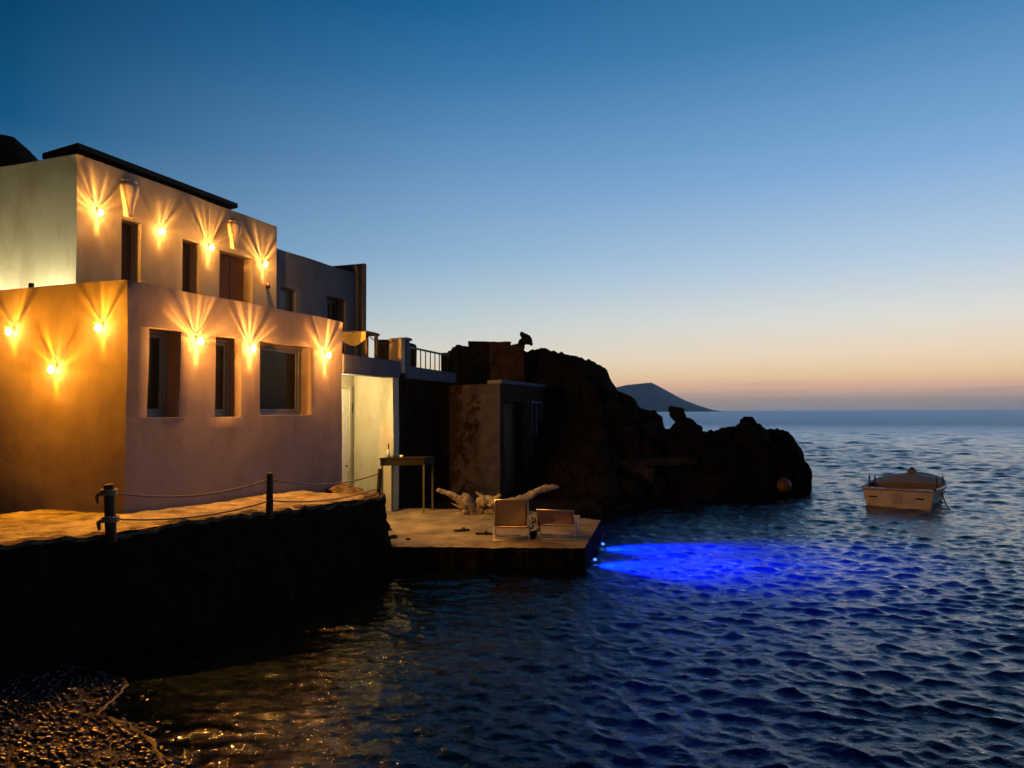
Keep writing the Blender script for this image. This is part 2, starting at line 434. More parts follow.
for k, (h, mt) in enumerate(zip(drs, ('dark_wood', 'dark_wood', 'brown_door'))):
    m = MB(); a0, a1, z0, z1 = h; bb = B2 + .27
    m.obox(HP(a0 - .02, bb, z0), u * (a1 - a0 + .04), v * .05, Z * (z1 - z0 + .02))
    n = 2 if a1 - a0 > .7 else 1
    for i in range(n):
        wd = (a1 - a0 - .12) / n
        for (q0, q1) in ((.08, .46), (.54, .95)):
            m.obox(HP(a0 + .06 + i * wd + .07, bb - .018, z0 + (z1 - z0) * q0), u * (wd - .14), v * .018, Z * (z1 - z0) * (q1 - q0))
    d = m.shifted(HL).build('door', M[mt], house, bevel=0.008)
    MB().tube([HP(a0 + .1, bb - .06, z0 + 1.0), HP(a0 + .2, bb - .06, z0 + 1.0)], .012).tube([HP(a0 + .1, bb, z0 + 1.0), HP(a0 + .1, bb - .06, z0 + 1.0)], .012).shifted(HL).build('handle', M['dark_metal'], d)
# small drain pipe on the left parapet
b_, z_ = on_left(24, 288)
MB().tube([HP(.12, b_, ZL - .05), HP(.12, b_, ZL + .1)], .04, 10).shifted(HL).build('vent_pipe', M['dark_metal'], house)

# dark canopy over the upper roof terrace
bF = B2 + 0.12
a0_, z0_ = on_front(78, 139, bF); a1_, z1_ = on_front(238, 206, bF)
ZC = (z0_ + z1_) / 2
bl, zl = on_left(42, 153, a0_)
can = thing('roof_canopy', 'dark flat wooden canopy on short posts over the top storey of the white house', 'canopy', HP(a0_, bF, ZU))
CL = can.location.copy()
zb = ZC - (ZC - zl) * 1.0
m = MB()
m.grid([[HP(a, b, ZC + (zb - ZC) * (b - bF) / (bl - bF)) for a in np.linspace(a0_, a1_, 12)] for b in (bF, (bF + bl) / 2, bl)])
m.grid([[HP(a, b, ZC - .11 + (zb - ZC) * (b - bF) / (bl - bF)) for a in np.linspace(a0_, a1_, 12)] for b in (bF, (bF + bl) / 2, bl)])
for b in (bF, bl):
    m.grid([[HP(a, b, ZC + dz + (zb - ZC) * (b - bF) / (bl - bF)) for a in np.linspace(a0_, a1_, 12)] for dz in (0, -.11)])
for a in (a0_, a1_):
    m.grid([[HP(a, b, ZC + dz + (zb - ZC) * (b - bF) / (bl - bF)) for b in (bF, (bF + bl) / 2, bl)] for dz in (0, -.11)])
m.shifted(CL).build('roof_sheet', M['roof_dark'], can, bevel=0.01)
nr = 16
m = MB()
for k in range(nr):
    a = a0_ + .1 + (a1_ - a0_ - .2) * k / (nr - 1)
    m.bar(HP(a, bF + .15, ZC - .17), HP(a, bl - .1, zb - .16), .07, .08)
m.shifted(CL).build('rafters', M['roof_dark'], can)
for px in (97, 147, 190, 232):
    a, _ = on_front(px, 190, B2 + .3)
    MB().obox(HP(a - .05, B2 + .3, ZU - .03), u * .1, v * .1, Z * (ZC - .12 - ZU)).shifted(CL).build('post', M['post_wood'], can)
MB().bar(HP(a0_ + .05, B2 + .5, ZC - .20), HP(a1_ - .05, B2 + .5, ZC - .20), .08, .1).shifted(CL).build('beam', M['roof_dark'], can)

# ------------------------------------------------------------------ grey building behind
B3 = 2.6
aB0 = aU1 - .6; aB1, zB1 = on_front(357, 275.5, B3); _, zB0 = on_front(279, 247.5, B3); ZB = (zB0 + zB1) / 2
bld = thing('grey_house', 'unlit grey plaster house with shuttered window behind the lit white house', 'house', HP(aB0, B3, ROOF - .5))
HL2, HL = HL, bld.location.copy()
wB = hole(327, 298, 345.5, 330, B3); dB = hole(281.5, 289, 296, 330, B3)
mb = MB()
panel(mb, C + v * B3, u, -v, aB0, aB1, ROOF - .5, ZB, [wB, dB], .3, .3)
mb.grid([[HP(a, b, ZB) for a in np.linspace(aB0, aB1, 10)] for b in np.linspace(B3, B3 + 5, 8)])
mb.grid([[HP(aB0, b, z) for b in np.linspace(B3, B3 + 5, 8)] for z in np.linspace(ROOF - .5, ZB, 6)])
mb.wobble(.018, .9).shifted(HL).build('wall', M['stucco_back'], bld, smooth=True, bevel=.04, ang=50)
_, zP = on_front(361, 261.5, B3 - .3)
aP1, _ = on_front(367, 300, B3 - .3)
m = MB().obox(HP(aB1 - .05, B3 - .3, ROOF - .5), u * (aP1 - aB1 + .05), v * 4.6, Z * (zP - ROOF + .5))
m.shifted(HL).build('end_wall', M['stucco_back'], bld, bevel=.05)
HLs = house
house_, house = house, bld
window(wB, B3, 'window', 'dark_metal', .06, 2)
house = house_
m = MB().obox(HP(dB[0] - .02, B3 + .22, dB[2]), u * (dB[1] - dB[0] + .04), v * .05, Z * (dB[3] - dB[2] + .02))
m.shifted(HL).build('door', M['frame'], bld, bevel=.01)

# hillside rising behind the house on the left
P = []
for i in range(40):
    t = i / 39; row = []
    px = -420 + 475 * t
    # crest silhouette seen over the roof
    py = 118 + 20 * max(0, (px + 60) / 100) + (18 * max(0, (px - 12) / 26) ** 1.6)
    top = W(px, py, 24.0)
    for j in range(24):
        s = j / 23
        D = 20.5 + 14 * s
        f = 1 - abs(D - 24.0) / (3.5 if D < 24 else 11)
        f = max(0, f) ** .55
        z = -1 + (top.z + 1) * f
        p = Vector((top.x * D / 24.0, D, z)); p += noise.noise_vector(p * .9) * .22
        row.append(p)
    P.append(row)
tag(MB().grid(P).build('hillside', M['hill'], smooth=True), kind='structure')

# ------------------------------------------------------------------ porch building at the far end
DK = 0.42
_, zF0 = on_front(345, 352.5); aF1, zF1 = on_front(399.5, 362.5); ZF = (zF0 + zF1) / 2
aW, _ = on_front(393, 430); _, zs0 = on_front(345, 373.5); ZS = zs0
pth = thing('porch_building', 'flat roofed annex with a lit cream porch opening on to the dock', 'building', HP(aE, 0, DK))
PL = pth.location.copy()
bBk, _ = on_left(354, 450, aW)
HLp = PL
g = 0.012
mb = MB(); panel(mb, C + u * aW, v, -u, 0.0, bBk + .1, DK - .5, ZS + .1)            # far wall, faces the camera
mb.grid([[HP(a, 0, z) for a in (aW, (aW + aF1) / 2, aF1)] for z in np.linspace(DK - .5, ZS + .1, 14)])
mb.grid([[HP(aF1, b, z) for b in np.linspace(0, bBk + 2, 8)] for z in np.linspace(DK - .5, ZS + .1, 14)])
mb.wobble(.016, .9, .008, 3).shifted(PL).build('side_wall', M['stucco_porch'], pth, smooth=True, bevel=.03, ang=50)
mb = MB(); panel(mb, C + v * bBk, u, -v, aE + g, aW + .1, DK - .5, ZS + .1)
mb.wobble(.01, .9).shifted(PL).build('back_wall', M['stucco_porch'], pth, smooth=True)
MB().obox(HP(aE + g, -.02, ZS), u * (aF1 - aE - g + .02), v * .32, Z * (ZF - ZS)).wobble(.012, .8).shifted(PL).build('fascia', M['plinth'], pth, bevel=.03)
MB().obox(HP(aE + g, .302, ZS + .06), u * (aF1 - aE - g), v * (bBk + 4), Z * (ZF - ZS - .12)).shifted(PL).build('roof_slab', M['stucco_porch'], pth)
# lit door on the back wall
aD1, _ = on_front(347.3, 430, bBk); _, zD = on_front(345, 389, bBk)
m = MB().obox(HP(aD1 - .85, bBk - .05, DK), u * .85, v * .05, Z * (zD - DK))
dr = m.shifted(PL).build('door', M['white_door'], pth, bevel=.008)
m = MB()
m.obox(HP(aD1 + .004, bBk - .07, DK), u * .09, v * .07, Z * (zD - DK + .09)).obox(HP(aD1 - .85, bBk - .07, zD + .004), u * .85, v * .07, Z * .086)
m.shifted(PL).build('door_frame', M['stucco_porch'], pth, bevel=.006)
MB().tube([HP(aD1 - .1, bBk - .05, 1.55), HP(aD1 - .1, bBk - .1, 1.55), HP(aD1 - .22, bBk - .1, 1.55)], .014).shifted(PL).build('handle', M['dark_metal'], dr)
a_, z_ = on_front(350.7, 408, bBk)
MB().obox(HP(a_ - .06, bBk - .035, z_ - .12), u * .12, v * .035, Z * .24).shifted(PL).build('switch_box', M['dark_metal'], pth, bevel=.006)
# roof parapet, far side, and the end pier that catches the lamp
MB().obox(HP(aE + .9, 1.6, ZF - .04), u * (aF1 - aE - .9), v * .2, Z * .5).wobble(.02, .8).shifted(PL).build('parapet', M['masonry'], pth, bevel=.03)
a0g, _ = on_front(390, 350, .35)
MB().obox(HP(8.42, .03, ZF - .3), u * .22, v * .38, Z * .92).wobble(.015, 1).shifted(PL).build('end_pier', M['stucco_porch'], pth, bevel=.03)

# porch lamp: wall light on the back wall, hidden from the beach by the house corner
pl_ = thing('porch_lamp', 'small cream globe light under the porch ceiling', 'lamp', HP(aE + .35, bBk - .02, 2.75))
MB().lathe([(.0, -.10), (.07, -.09), (.09, 0), (.07, .09), (0, .10)], Vector((0, 0, 0)), 14).build('globe', M['porch_bulb'], pl_, smooth=True)
MB().box((-.06, -.06, .09), (.06, .06, .15)).build('back_plate', M['dark_metal'], pl_)
pl_.location = HP(aE + .45, .62, ZS - .16)

# things on the porch roof
aT0 = aE + 1.05
ct = thing('draped_table', 'ochre cloth draped over a dark wooden table on the annex roof', 'table', HP(aT0, .05, ZF))
m = MB(); L0 = ct.location
nu = 14
aT = aE + 1.05
Pg = []
for i in range(8):
    row = []
    for j in range(nu + 1):
        s = j / nu
        hang = .20 + .16 * math.sin(math.pi * s) if i else 0
        bb = .04 + .66 * s
        if i == 0: p = HP(aT + .55, bb, ZF + .62)
        elif i == 1: p = HP(aT + .02, bb, ZF + .63)
        else: p = HP(aT - .015 - .02 * math.sin(9 * s), bb, ZF + .63 - hang * (i - 1) / 6)
        row.append(p)
    Pg.append(row)
m.grid(Pg).wobble(.008, 4).shifted(L0).build('cloth', M['gold_cloth'], ct, smooth=True)
MB().obox(HP(aT + .01, .03, ZF + .56), u * .6, v * .68, Z * .05).shifted(L0).build('table_top', M['dark_wood'], ct)
for da in (.06, .5):
    for db in (.05, .62):
        MB().obox(HP(aT + da, db, ZF), u * .07, v * .07, Z * .56).shifted(L0).build('leg', M['dark_wood'], ct)
# cable slung between the table and the pier
m = MB().tube([HP(aT + .6 + (8.4 - aT - .6) * t, .3 - .05 * t, ZF + .55 - .5 * t * (1 - t)) for t in np.linspace(0, 1, 14)], .012, 6)
tag(m.build('cable', M['rubber']), 'thin dark cable slung across the annex roof from the draped table', 'cable')

# terrace railing beyond the porch, on a painted plinth over the dark stone wall
Ra = HP(8.72, .06, 0); Rb = W(456, 380, 22.8); Rb.z = 0
rdir = (Rb - Ra).normalized(); rn = Vector((-rdir.y, rdir.x, 0)); RL = (Rb - Ra).length
sw = thing('stone_wall', 'dark rubble wall under the roof terrace beside the old boathouse', 'wall', (Ra.x, Ra.y, 0))
nA, nB = 60, 46
P = [[Ra + rdir * (-.40 + (RL + .40) * i / nA) + rn * .12 + Z * (-.4 + (ZF - .35 + .4) * j / nB) for i in range(nA + 1)] for j in range(nB + 1)]
m = MB().grid(P)
for p in m.v: p += (-rn) * (.10 * noise.cell(p * 4.2) + .08 * noise.noise(p * 6)) + noise.noise_vector(p * 3) * .03
m.shifted(sw.location).build('face', M['rock'], sw)
MB().obox(Ra - rdir * .3 + rn * .25 - Z * .4, rdir * (RL + .3), rn * 1.2, Z * (ZF - .4)).shifted(sw.location).build('core', M['rock'], sw)
rl = thing('terrace_railing', 'low metal railing on a blue grey plinth along the roof terrace', 'railing', (Ra.x, Ra.y, ZF - .4))
b0 = rl.location
MB().obox(Ra + Z * (ZF - .42), rdir * RL, rn * .22, Z * .34).wobble(.015, .9).shifted(b0).build('plinth', M['plinth'], rl, bevel=.03)
_, zt = on_front(405, 338)
zt = ZF + .66
MB().obox(Ra + Z * (ZF - .075) + rdir * .03, rdir * .24, rn * .22, Z * (zt - ZF + .0)).obox(Ra + Z * zt + rdir * -.01 - rn * .04 - Z * .072, rdir * .34, rn * .3, Z * .07).shifted(b0).build('end_post', M['plinth'], rl, bevel=.015)
MB().bar(Ra + Z * (ZF + .44) + rn * .11 + rdir * .3, Ra + rdir * (RL - .35) + rn * .11 + Z * (ZF + .44), .05, .05).shifted(b0).build('hand_rail', M['dark_metal'], rl)
for k in range(9):
    q = Ra + rdir * (.55 + (RL - 1.0) * k / 8) + rn * .11
    MB().bar(q + Z * (ZF - .09), q + Z * (ZF + .42), .028).shifted(b0).build('baluster', M['dark_metal'], rl)
MB().obox(Ra + rdir * (RL - .3) + Z * (ZF - .075), rdir * .4, rn * .4, Z * .62).wobble(.015, 1.2).shifted(b0).build('end_pillar', M['masonry'], rl, bevel=.03)
cf = MB().obox(Ra + rdir * .55 + rn * .5 + Z * (ZF - .1), rdir * 1.5, rn * .7, Z * .78)
cf.wobble(.05, 1.4)
tag(cf.build('covered_furniture', M['hill'], bevel=.12), 'dark covered bulky furniture behind the terrace railing', 'furniture')
tg = MB().obox(Ra + rn * .26 + Z * (ZF - .2), rdir * (RL + .2), rn * 4.2, Z * .1)
tag(tg.build('terrace_deck', M['deck_roof']), kind='structure')

# ------------------------------------------------------------------ old boathouse
Bc = W(500, 400, 20.6); Bc.z = 0
bh = thing('old_boathouse', 'derelict boathouse with pinkish plaster flaking off dark stone below the cliff', 'building', (Bc.x, Bc.y, DK))
ZT = 2.9 + 27.5 / F * 20.6
eA = 4.7
mb = MB(); panel(mb, Bc, v, -u, 0, 2.6, DK - .6, ZT, (), .3, .14)
for p in mb.v: p += -u * (.05 * noise.noise(p * 5) + .03 * noise.noise(p * 13))
mb.wobble(.02, 1.1, .01, 4).shifted(bh.location).build('front_wall', M['peel'], bh, bevel=.02, ang=50)
mb = MB(); panel(mb, Bc, u, -v, 0, eA, DK - .6, ZT, [(.35, 2.0, DK, ZT - .5), (2.9, 3.9, DK + 1.0, ZT - .45)], .35, .2)
mb.grid([[Bc + u * eA + v * b + Z * z for b in (0, 1, 2.6)] for z in (DK - .6, 2, ZT)])
mb.wobble(.02, 1.1, .01, 4).shifted(bh.location).build('side_wall', M['masonry'], bh, bevel=.02, ang=50)  # darker stone than the front, chosen to hold this side's shade
MB().obox(Bc - u * .02 + v * -.06 + Z * (ZT + .004), u * (eA + .1), v * .45, Z * .12).wobble(.02, 1.3).shifted(bh.location).build('roof', M['plinth'], bh, bevel=.03)
MB().obox(Bc + u * .3 + v * .3 + Z * DK, u * 1.75, v * .06, Z * (ZT - .45 - DK)).shifted(bh.location).build('door', M['dark_wood'], bh)
m = MB()
for (p, q, r, s) in ((2.88, 2.97, DK + .98, ZT - .43), (3.83, 3.92, DK + .98, ZT - .43), (2.97, 3.83, DK + .98, DK + 1.07), (2.97, 3.83, ZT - .52, ZT - .43), (3.36, 3.44, DK + 1.07, ZT - .52)):
    m.obox(Bc + u * p + v * .02 + Z * r, u * (q - p), v * .08, Z * (s - r))
wf = m.shifted(bh.location).build('window', M['stucco_back'], bh)
MB().obox(Bc + u * 2.88 + v * .12 + Z * (DK + .98), u * 1.04, v * .02, Z * (ZT - DK - 1.4)).shifted(bh.location).build('pane', M['pane'], wf)

def rough_block(o, x, y, z, n=(20, 10, 14), amp=.12, sc=1.6):
    o, x, y, z = map(Vector, (o, x, y, z)); m = MB()
    a, b, c = n
    for (p, s, t, na, nb) in ((o, x, z, a, c), (o + y, x, z, a, c), (o, y, z, b, c), (o + x, y, z, b, c), (o, x, y, a, b), (o + z, x, y, a, b)):
        m.grid([[p + s * (i / na) + t * (j / nb) for i in range(na + 1)] for j in range(nb + 1)])
    for p in m.v:
        q = p.copy()
        p += noise.noise_vector(q * sc) * amp + noise.noise_vector(q * sc * 3.1) * amp * .45 + noise.noise_vector(q * sc * 9) * amp * .16
    return m
# ruined stone building above the boathouse
q0 = W(458, 384, 24.0); q1 = W(524.5, 344, 24.0)
m = rough_block((q0.x, 24.0, 2.6), (q1.x - q0.x, .15, 0), (-.6, 3.0, 0), (0, 0, q1.z - 2.6), (44, 30, 40), .09, 2.2)
rt_ = thing('stone_ruin', 'roofless brown stone building at the top of the cliff', 'ruin', (q0.x, 24, 2.6))
m.shifted(rt_.location).build('wall', M['masonry'], rt_)
m = rough_block((q0.x + .35, 23.93, q1.z - .04), (q1.x - q0.x - .8, .15, 0), (0, .5, 0), (0, 0, .13), (24, 6, 3), .035, 3)
m.shifted(rt_.location).build('coping', M['masonry'], rt_)

# ------------------------------------------------------------------ headland
sil = [(470, 352), (500, 350), (524, 350), (545, 347), (560, 352), (580, 357), (596, 361), (606, 367), (611, 379), (620, 393), (632, 397), (641, 408), (655, 411), (662, 417), (665, 428), (690, 430), (702, 430), (720, 428), (735, 427), (760, 428), (787, 430), (795, 440), (802, 452), (804, 466), (809, 484), (813, 498), (816, 508)]
def interp(tab, x):
    for (x0, y0), (x1, y1) in zip(tab, tab[1:]):
        if x <= x1: return y0 + (y1 - y0) * max(0, (x - x0)) / (x1 - x0)
    return tab[-1][1]
foot = [(470, 23.2), (548, 22.4), (600, 21.0), (700, 22.6), (770, 24.6), (816, 26.2)]
prof = [(0, -.05), (.06, .20), (.15, .36), (.30, .42), (.42, .48), (.58, .66), (.74, .86), (.88, .97), (1, 1)]
P = []
NS = 330
for i in range(NS):
    px = 470 + (816 - 470) * i / (NS - 1)
    Dr = 25.6 + (26.8 - 25.6) * i / (NS - 1)
    ridge = W(px, interp(sil, px) + 1, Dr); fD = min(interp(foot, px), Dr - .3)
    row = []
    for j in range(84):
        if j < 60:
            s = j / 59; D = fD + (Dr - fD) * s
            z = -.9 + (ridge.z + .9) * interp(prof, s)
            if s < .999: z = min(z, ridge.z - .02)
        else:
            s = (j - 59) / 24; D = Dr + 5 * s; z = ridge.z + (-1.2 - ridge.z) * s ** 1.2
        x = (px - 512) / F * D
        p = Vector((x, D, z))
        e = min(1, s * 3) if j < 60 else 1
        k = .13 + .87 * min(1, abs(s - 1) * 4) if j < 60 else min(1, .13 + s * 2)
        q = p.copy()
        nz = noise.noise_vector(q * .9) * .42 + noise.noise_vector(q * 2.3) * .22 + noise.noise_vector(q * 6.0) * .09 + noise.noise_vector(q * 14) * .035
        vd = noise.voronoi(Vector((q.x * .95, q.y * .95, q.z * 1.5)))[0]; vd2 = noise.voronoi(Vector((q.x * 2.6, q.y * 2.6, q.z * 3.6)))[0]
        crack = min(.5, vd[1] - vd[0]) * .55 + min(.4, vd2[1] - vd2[0]) * .22
        nz = nz * .8 + Vector((0, -.9, .25)) * (crack - .22)
        nz += Vector((0, -1, 0)) * .10 * (math.floor(q.z * 2.6 + noise.noise(q * 1.1) * 1.2) % 2)
        p += nz * k
        if .8 < s or j >= 60: p.z += .10 * abs(noise.noise(Vector((q.x * 2.4, q.y, 3)))) + .07 * noise.noise(Vector((q.x * 7, q.y * 2, 8)))
        row.append(p)
    P.append(row)
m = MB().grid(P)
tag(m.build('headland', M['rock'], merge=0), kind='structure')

def boulder(name, pts_px, D, label, cat='boulder', depth=.6, mat='rock', seed=0):
    """a rock: lofted stack of horizontal rings fitted to its outline, rough all over"""
    # pts_px: list of (py, pxl, pxr)
    rings = []
    for (py, l, r_) in pts_px:
        a = W(l, py, D); b = W(r_, py, D); c = (a + b) / 2; w = (b - a).length / 2
        rings.append([c + Vector((math.cos(t) * w, math.sin(t) * max(w * .75, .05) * depth, 0)) for t in np.linspace(0, 2 * math.pi, 29)])
    # refine vertically
    rr = []
    for A, B in zip(rings, rings[1:]):
        for k in range(4): rr.append([p.lerp(q, k / 4) for p, q in zip(A, B)])
    rr.append(rings[-1])
    m = MB().grid(rr)
    c = sum(rings[0], Vector()) / 29; m.add([p for p in rings[0][:-1]] + [c], [(k, (k + 1) % 28, 28) for k in range(28)])
    for p in m.v:
        q = p + Vector((seed * 3.1, 0, 0)); p += noise.noise_vector(q * 3.2) * .09 + noise.noise_vector(q * 9) * .045
    base = W((pts_px[-1][1] + pts_px[-1][2]) / 2, pts_px[-1][0], D)
    for p in m.v: p -= base
    o = m.build(name, M[mat], smooth=False, merge=.002); o.location = base
    return tag(o, label, cat)
boulder('boulder', [(407, 673, 681), (408, 669, 685), (412, 668, 686), (417, 671, 687), (422, 675, 695), (427, 671, 701), (433, 668, 703), (446, 664, 708)], 26.0, 'mushroom headed rock standing alone on the low part of the headland', seed=1, depth=1.1)
boulder('boulder', [(417, 742, 751), (419, 740, 753), (424, 740, 758), (428, 735, 764), (433, 728, 768), (444, 724, 772)], 26.3, 'blocky rock perched near the seaward end of the headland', seed=2, depth=1.2)
boulder('boulder', [(333, 521, 524), (335, 520, 530), (337, 523, 531), (340, 519, 531), (345, 518, 531)], 24.3, 'small jagged stone perched on the corner of the roofless ruin', seed=3, depth=1.2)

# old quay ledge at the foot of the headland
qa = Wz(614, 461.5, 1.32); qb = Wz(697, 458, 1.32)
m = rough_block((qa.x, qa.y - .05, 1.12), (qb - qa) + Vector((0, 0, 0)), (.3, 1.8, 0), (0, 0, .2), (60, 20, 5), .05, 2.6)
sq = thing('stone_quay', 'weathered stone quay ledge along the foot of the headland', 'quay', (qa.x, qa.y, .0))
m.shifted(sq.location).build('ledge', M['masonry'], sq)
q2 = W(624, 470, qa.y + .1); q3 = W(654, 470, qa.y + .1)
rough_block((q2.x, qa.y + .12, -.4), (q3.x - q2.x, .1, 0), (.2, 1.3, 0), (0, 0, 1.5), (24, 14, 24), .07, 2.4).shifted(sq.location).build('block', M['masonry'], sq)

# buoy
bp = W(784, 485.5, 24.3)
by = thing('mooring_buoy', 'round faded orange buoy floating against the tip of the headland', 'buoy', bp)
MB().lathe([(0.0, -.24), (.1, -.22), (.19, -.15), (.235, -.03), (.235, .03), (.19, .15), (.1, .22), (.04, .235), (0, .236)], (0, 0, 0), 20).build('float', M['buoy'], by, smooth=True)
MB().tube([(.05 * math.cos(t), 0, .25 + .05 * math.sin(t)) for t in np.linspace(0, 2 * math.pi, 12)], .014, 6).build('ring', M['iron'], by)

# far island
isl = [(430, 412), (500, 400), (560, 391), (600, 389), (616, 387), (626, 384.5), (640, 383), (651, 382), (657, 385), (668, 391), (684, 400), (698, 406), (708, 410), (716, 413)]
P = []
DI = 3000.0
for i in range(120):
    px = 430 + 286 * i / 119; row = []
    top = W(px, interp(isl, px), DI)
    for j in range(40):
        s = j / 39 * 2 - 1
        D = DI + 420 * s; f = max(0, 1 - abs(s)) ** .85
        z = -3 + (top.z + 3) * f
        p = Vector((top.x * (1 + .05 * s), D, z)); p.z += noise.noise(p * .012) * 7 * f * (1 - f) * 3
        row.append(p)
    P.append(row)
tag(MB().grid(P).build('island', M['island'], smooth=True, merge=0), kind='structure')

# ------------------------------------------------------------------ terrace, sea wall, beach
edge_px = [(-420, 640), (-160, 573), (0, 547), (110, 533.5), (190, 523), (275, 511.5), (330, 504), (384, 497)]
def tz(p):                           # terrace falls slightly towards the far end
    a = (p - C).dot(u); return ZG + .0 - .022 * max(0, a + 1)
edge = []
for (px, py) in edge_px:
    p = Wz(px, py, ZG)
    for _ in range(4): p = Wz(px, py, tz(p))
    edge.append(p)
E_end = edge[-1].copy()
ret = [E_end, HP(aE + .1, -.05, tz(HP(aE, 0, 0)))]
def polyline(pts, step):
    out = []
    for a, b in zip(pts, pts[1:]):
        n = max(1, int((b - a).length / step)); out += [a.lerp(b, k / n) for k in range(n)]
    return out + [pts[-1]]
el = polyline(edge, .09)
nb = 40
P = []
for k, p in enumerate(el):
    # inland end of this strip: beneath the house
    a = (p - C).dot(u); b = (p - C).dot(v)
    q = HP(a + .9, 1.6, tz(HP(a + .9, 0, 0))) if a > -2 else HP(a - .3, 8.5, ZG)
    k_ = min(1, max(0, (a - (aE - 3.2)) / 2.6))
    if k_ > 0: q = HP(min(a + .9 * (1 - k_) + .3 * k_, aE + .12), 1.6 - 1.3 * k_, tz(HP(min(a, aE), 0, 0)))
    row = []
    for j in range(nb + 1):
        s = (j / nb) ** 1.3; w = p.lerp(q, s)
        w.z += .025 * noise.noise(w * 1.4) + .018 * noise.noise(w * 4) + .012 * noise.noise(w * 11)
        row.append(w)
    P.append(row)
tag(MB().grid(P).build('terrace_ground', M['paving'], smooth=True), kind='structure')
# sea wall below the terrace: rough stones
wl = polyline(edge + [HP(aE + .15, .3, tz(HP(aE, 0, 0)))], .07)
rows = []
NV = 44
for k, p in enumerate(wl):
    t = (wl[min(k + 1, len(wl) - 1)] - wl[max(k - 1, 0)]); t.z = 0; t.normalize()
    nrm = Vector((t.y, -t.x, 0)); row = []
    ztop = p.z + .0 + .05 * noise.noise(Vector((k * .09, 3.3, 0))) + .06 * noise.noise(Vector((k * .31, 1.7, 0))) + .03 * noise.noise(Vector((k * .8, 5.7, 0)))
    # cap strip running back over the terrace edge
    row.append(p - nrm * .34 + Z * .0 - Z * .06); row.append(p - nrm * .26 + Z * (ztop - p.z - .01))
    row.append(p - nrm * .10 + Z * (ztop - p.z + .015))
    for j in range(NV + 1):
        s = j / NV; z = ztop + (-.8 - ztop) * s
        w = Vector((p.x, p.y, z)) + nrm * (.02 + .25 * s)
        row.append(w)
    for j, w in enumerate(row):
        q = w * 1.0; f = 0.35 if j < 3 else min(1, .5 + (j - 3) * .1)
        c = noise.cell(Vector((q.x * 2.6 + q.y * 1.2, q.z * 4.0, 1)))
        w += nrm * f * (.02 * c + .13 * noise.noise(q * 1.7) + .05 * noise.noise(Vector((q.x, q.y, q.z * 2)) * 4.1) + .05 * noise.noise(q * 6.5)) + Z * .03 * noise.noise(q * 5 + Vector((9, 0, 0)))
    rows.append(row)
wall_t = thing('sea_wall', 'black rubble sea wall holding up the lamp lit terrace', 'wall', (wl[0].x, wl[0].y, 0))
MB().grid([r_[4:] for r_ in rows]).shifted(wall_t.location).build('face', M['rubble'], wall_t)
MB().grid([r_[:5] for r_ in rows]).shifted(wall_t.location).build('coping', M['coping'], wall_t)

# loose stones along the lip of the terrace
st = [wl[int(len(wl) * f)] for f in (.40, .47, .55, .62, .66, .71, .75, .80, .86)]

# dock
d1 = Wz(385, 543.5, DK); d2 = Wz(585, 546.5, DK); d3 = Wz(601, 520.5, DK)
dk = thing('concrete_dock', 'low worn concrete dock with a crumbling front edge beside the sea wall', 'dock', (d2.x, d2.y, 0))
c1 = Vector((-5.2, d1.y - .05, DK)); c2 = d2; c3 = d3; c4 = Wz(528, 510.5, DK); c5 = Vector((-5.6, 19.4, DK))
nx, ny = 120, 60
top = []
for j in range(ny + 1):
    t = j / ny; l = c1.lerp(c5, t)
    r_ = c2.lerp(c3, t / .6) if t < .6 else c3.lerp(c4, (t - .6) / .4)
    row = []
    for i in range(nx + 1):
        w = l.lerp(r_, i / nx)
        w.z += .02 * noise.noise(w * 1.1) + .012 * noise.noise(w * 5)
        if j == 0: w.y += .05 * noise.noise(w * 3.0) + .03 * noise.noise(w * 11); w.z -= .03
        if j == 1: w.z -= .012 * (1 + noise.noise(w * 4))
        row.append(w)
    top.append(row)
MB().grid(top).shifted(dk.location).build('slab', M['dock'], dk)
m = MB()
fr = [[Vector((p.x, p.y - .0 + .06 * noise.noise(Vector((p.x * 3, z * 5, 2))), p.z if k == 0 else z)) for p in top[0]] for k, z in enumerate((DK, .33, .2, 0, -.3, -.8))]
m.grid(fr)
sd = [[Vector((row[-1].x + (0 if k == 0 else .04 * noise.noise(Vector((row[-1].y * 3, z * 5, 4)))), row[-1].y, row[-1].z if k == 0 else z)) for row in top] for k, z in enumerate((DK, .33, .2, 0, -.3, -.8))]
m.grid(sd)
m.shifted(dk.location).build('dock_side', M['rubble'], dk)  # near-black rock colour stands in for shade on the dock's faces

m = rough_block((-5.2, 17.6, -.8), (7.6, .2, 0), (0, 3.6, 0), (0, 0, 1.07), (90, 44, 16), .14, 1.7)
for p in m.v:
    if p.y < 17.95 + .55 * max(0, p.x + .5): p.z -= .5
tag(m.build('rock_shelf', M['rock'], merge=0), kind='structure')

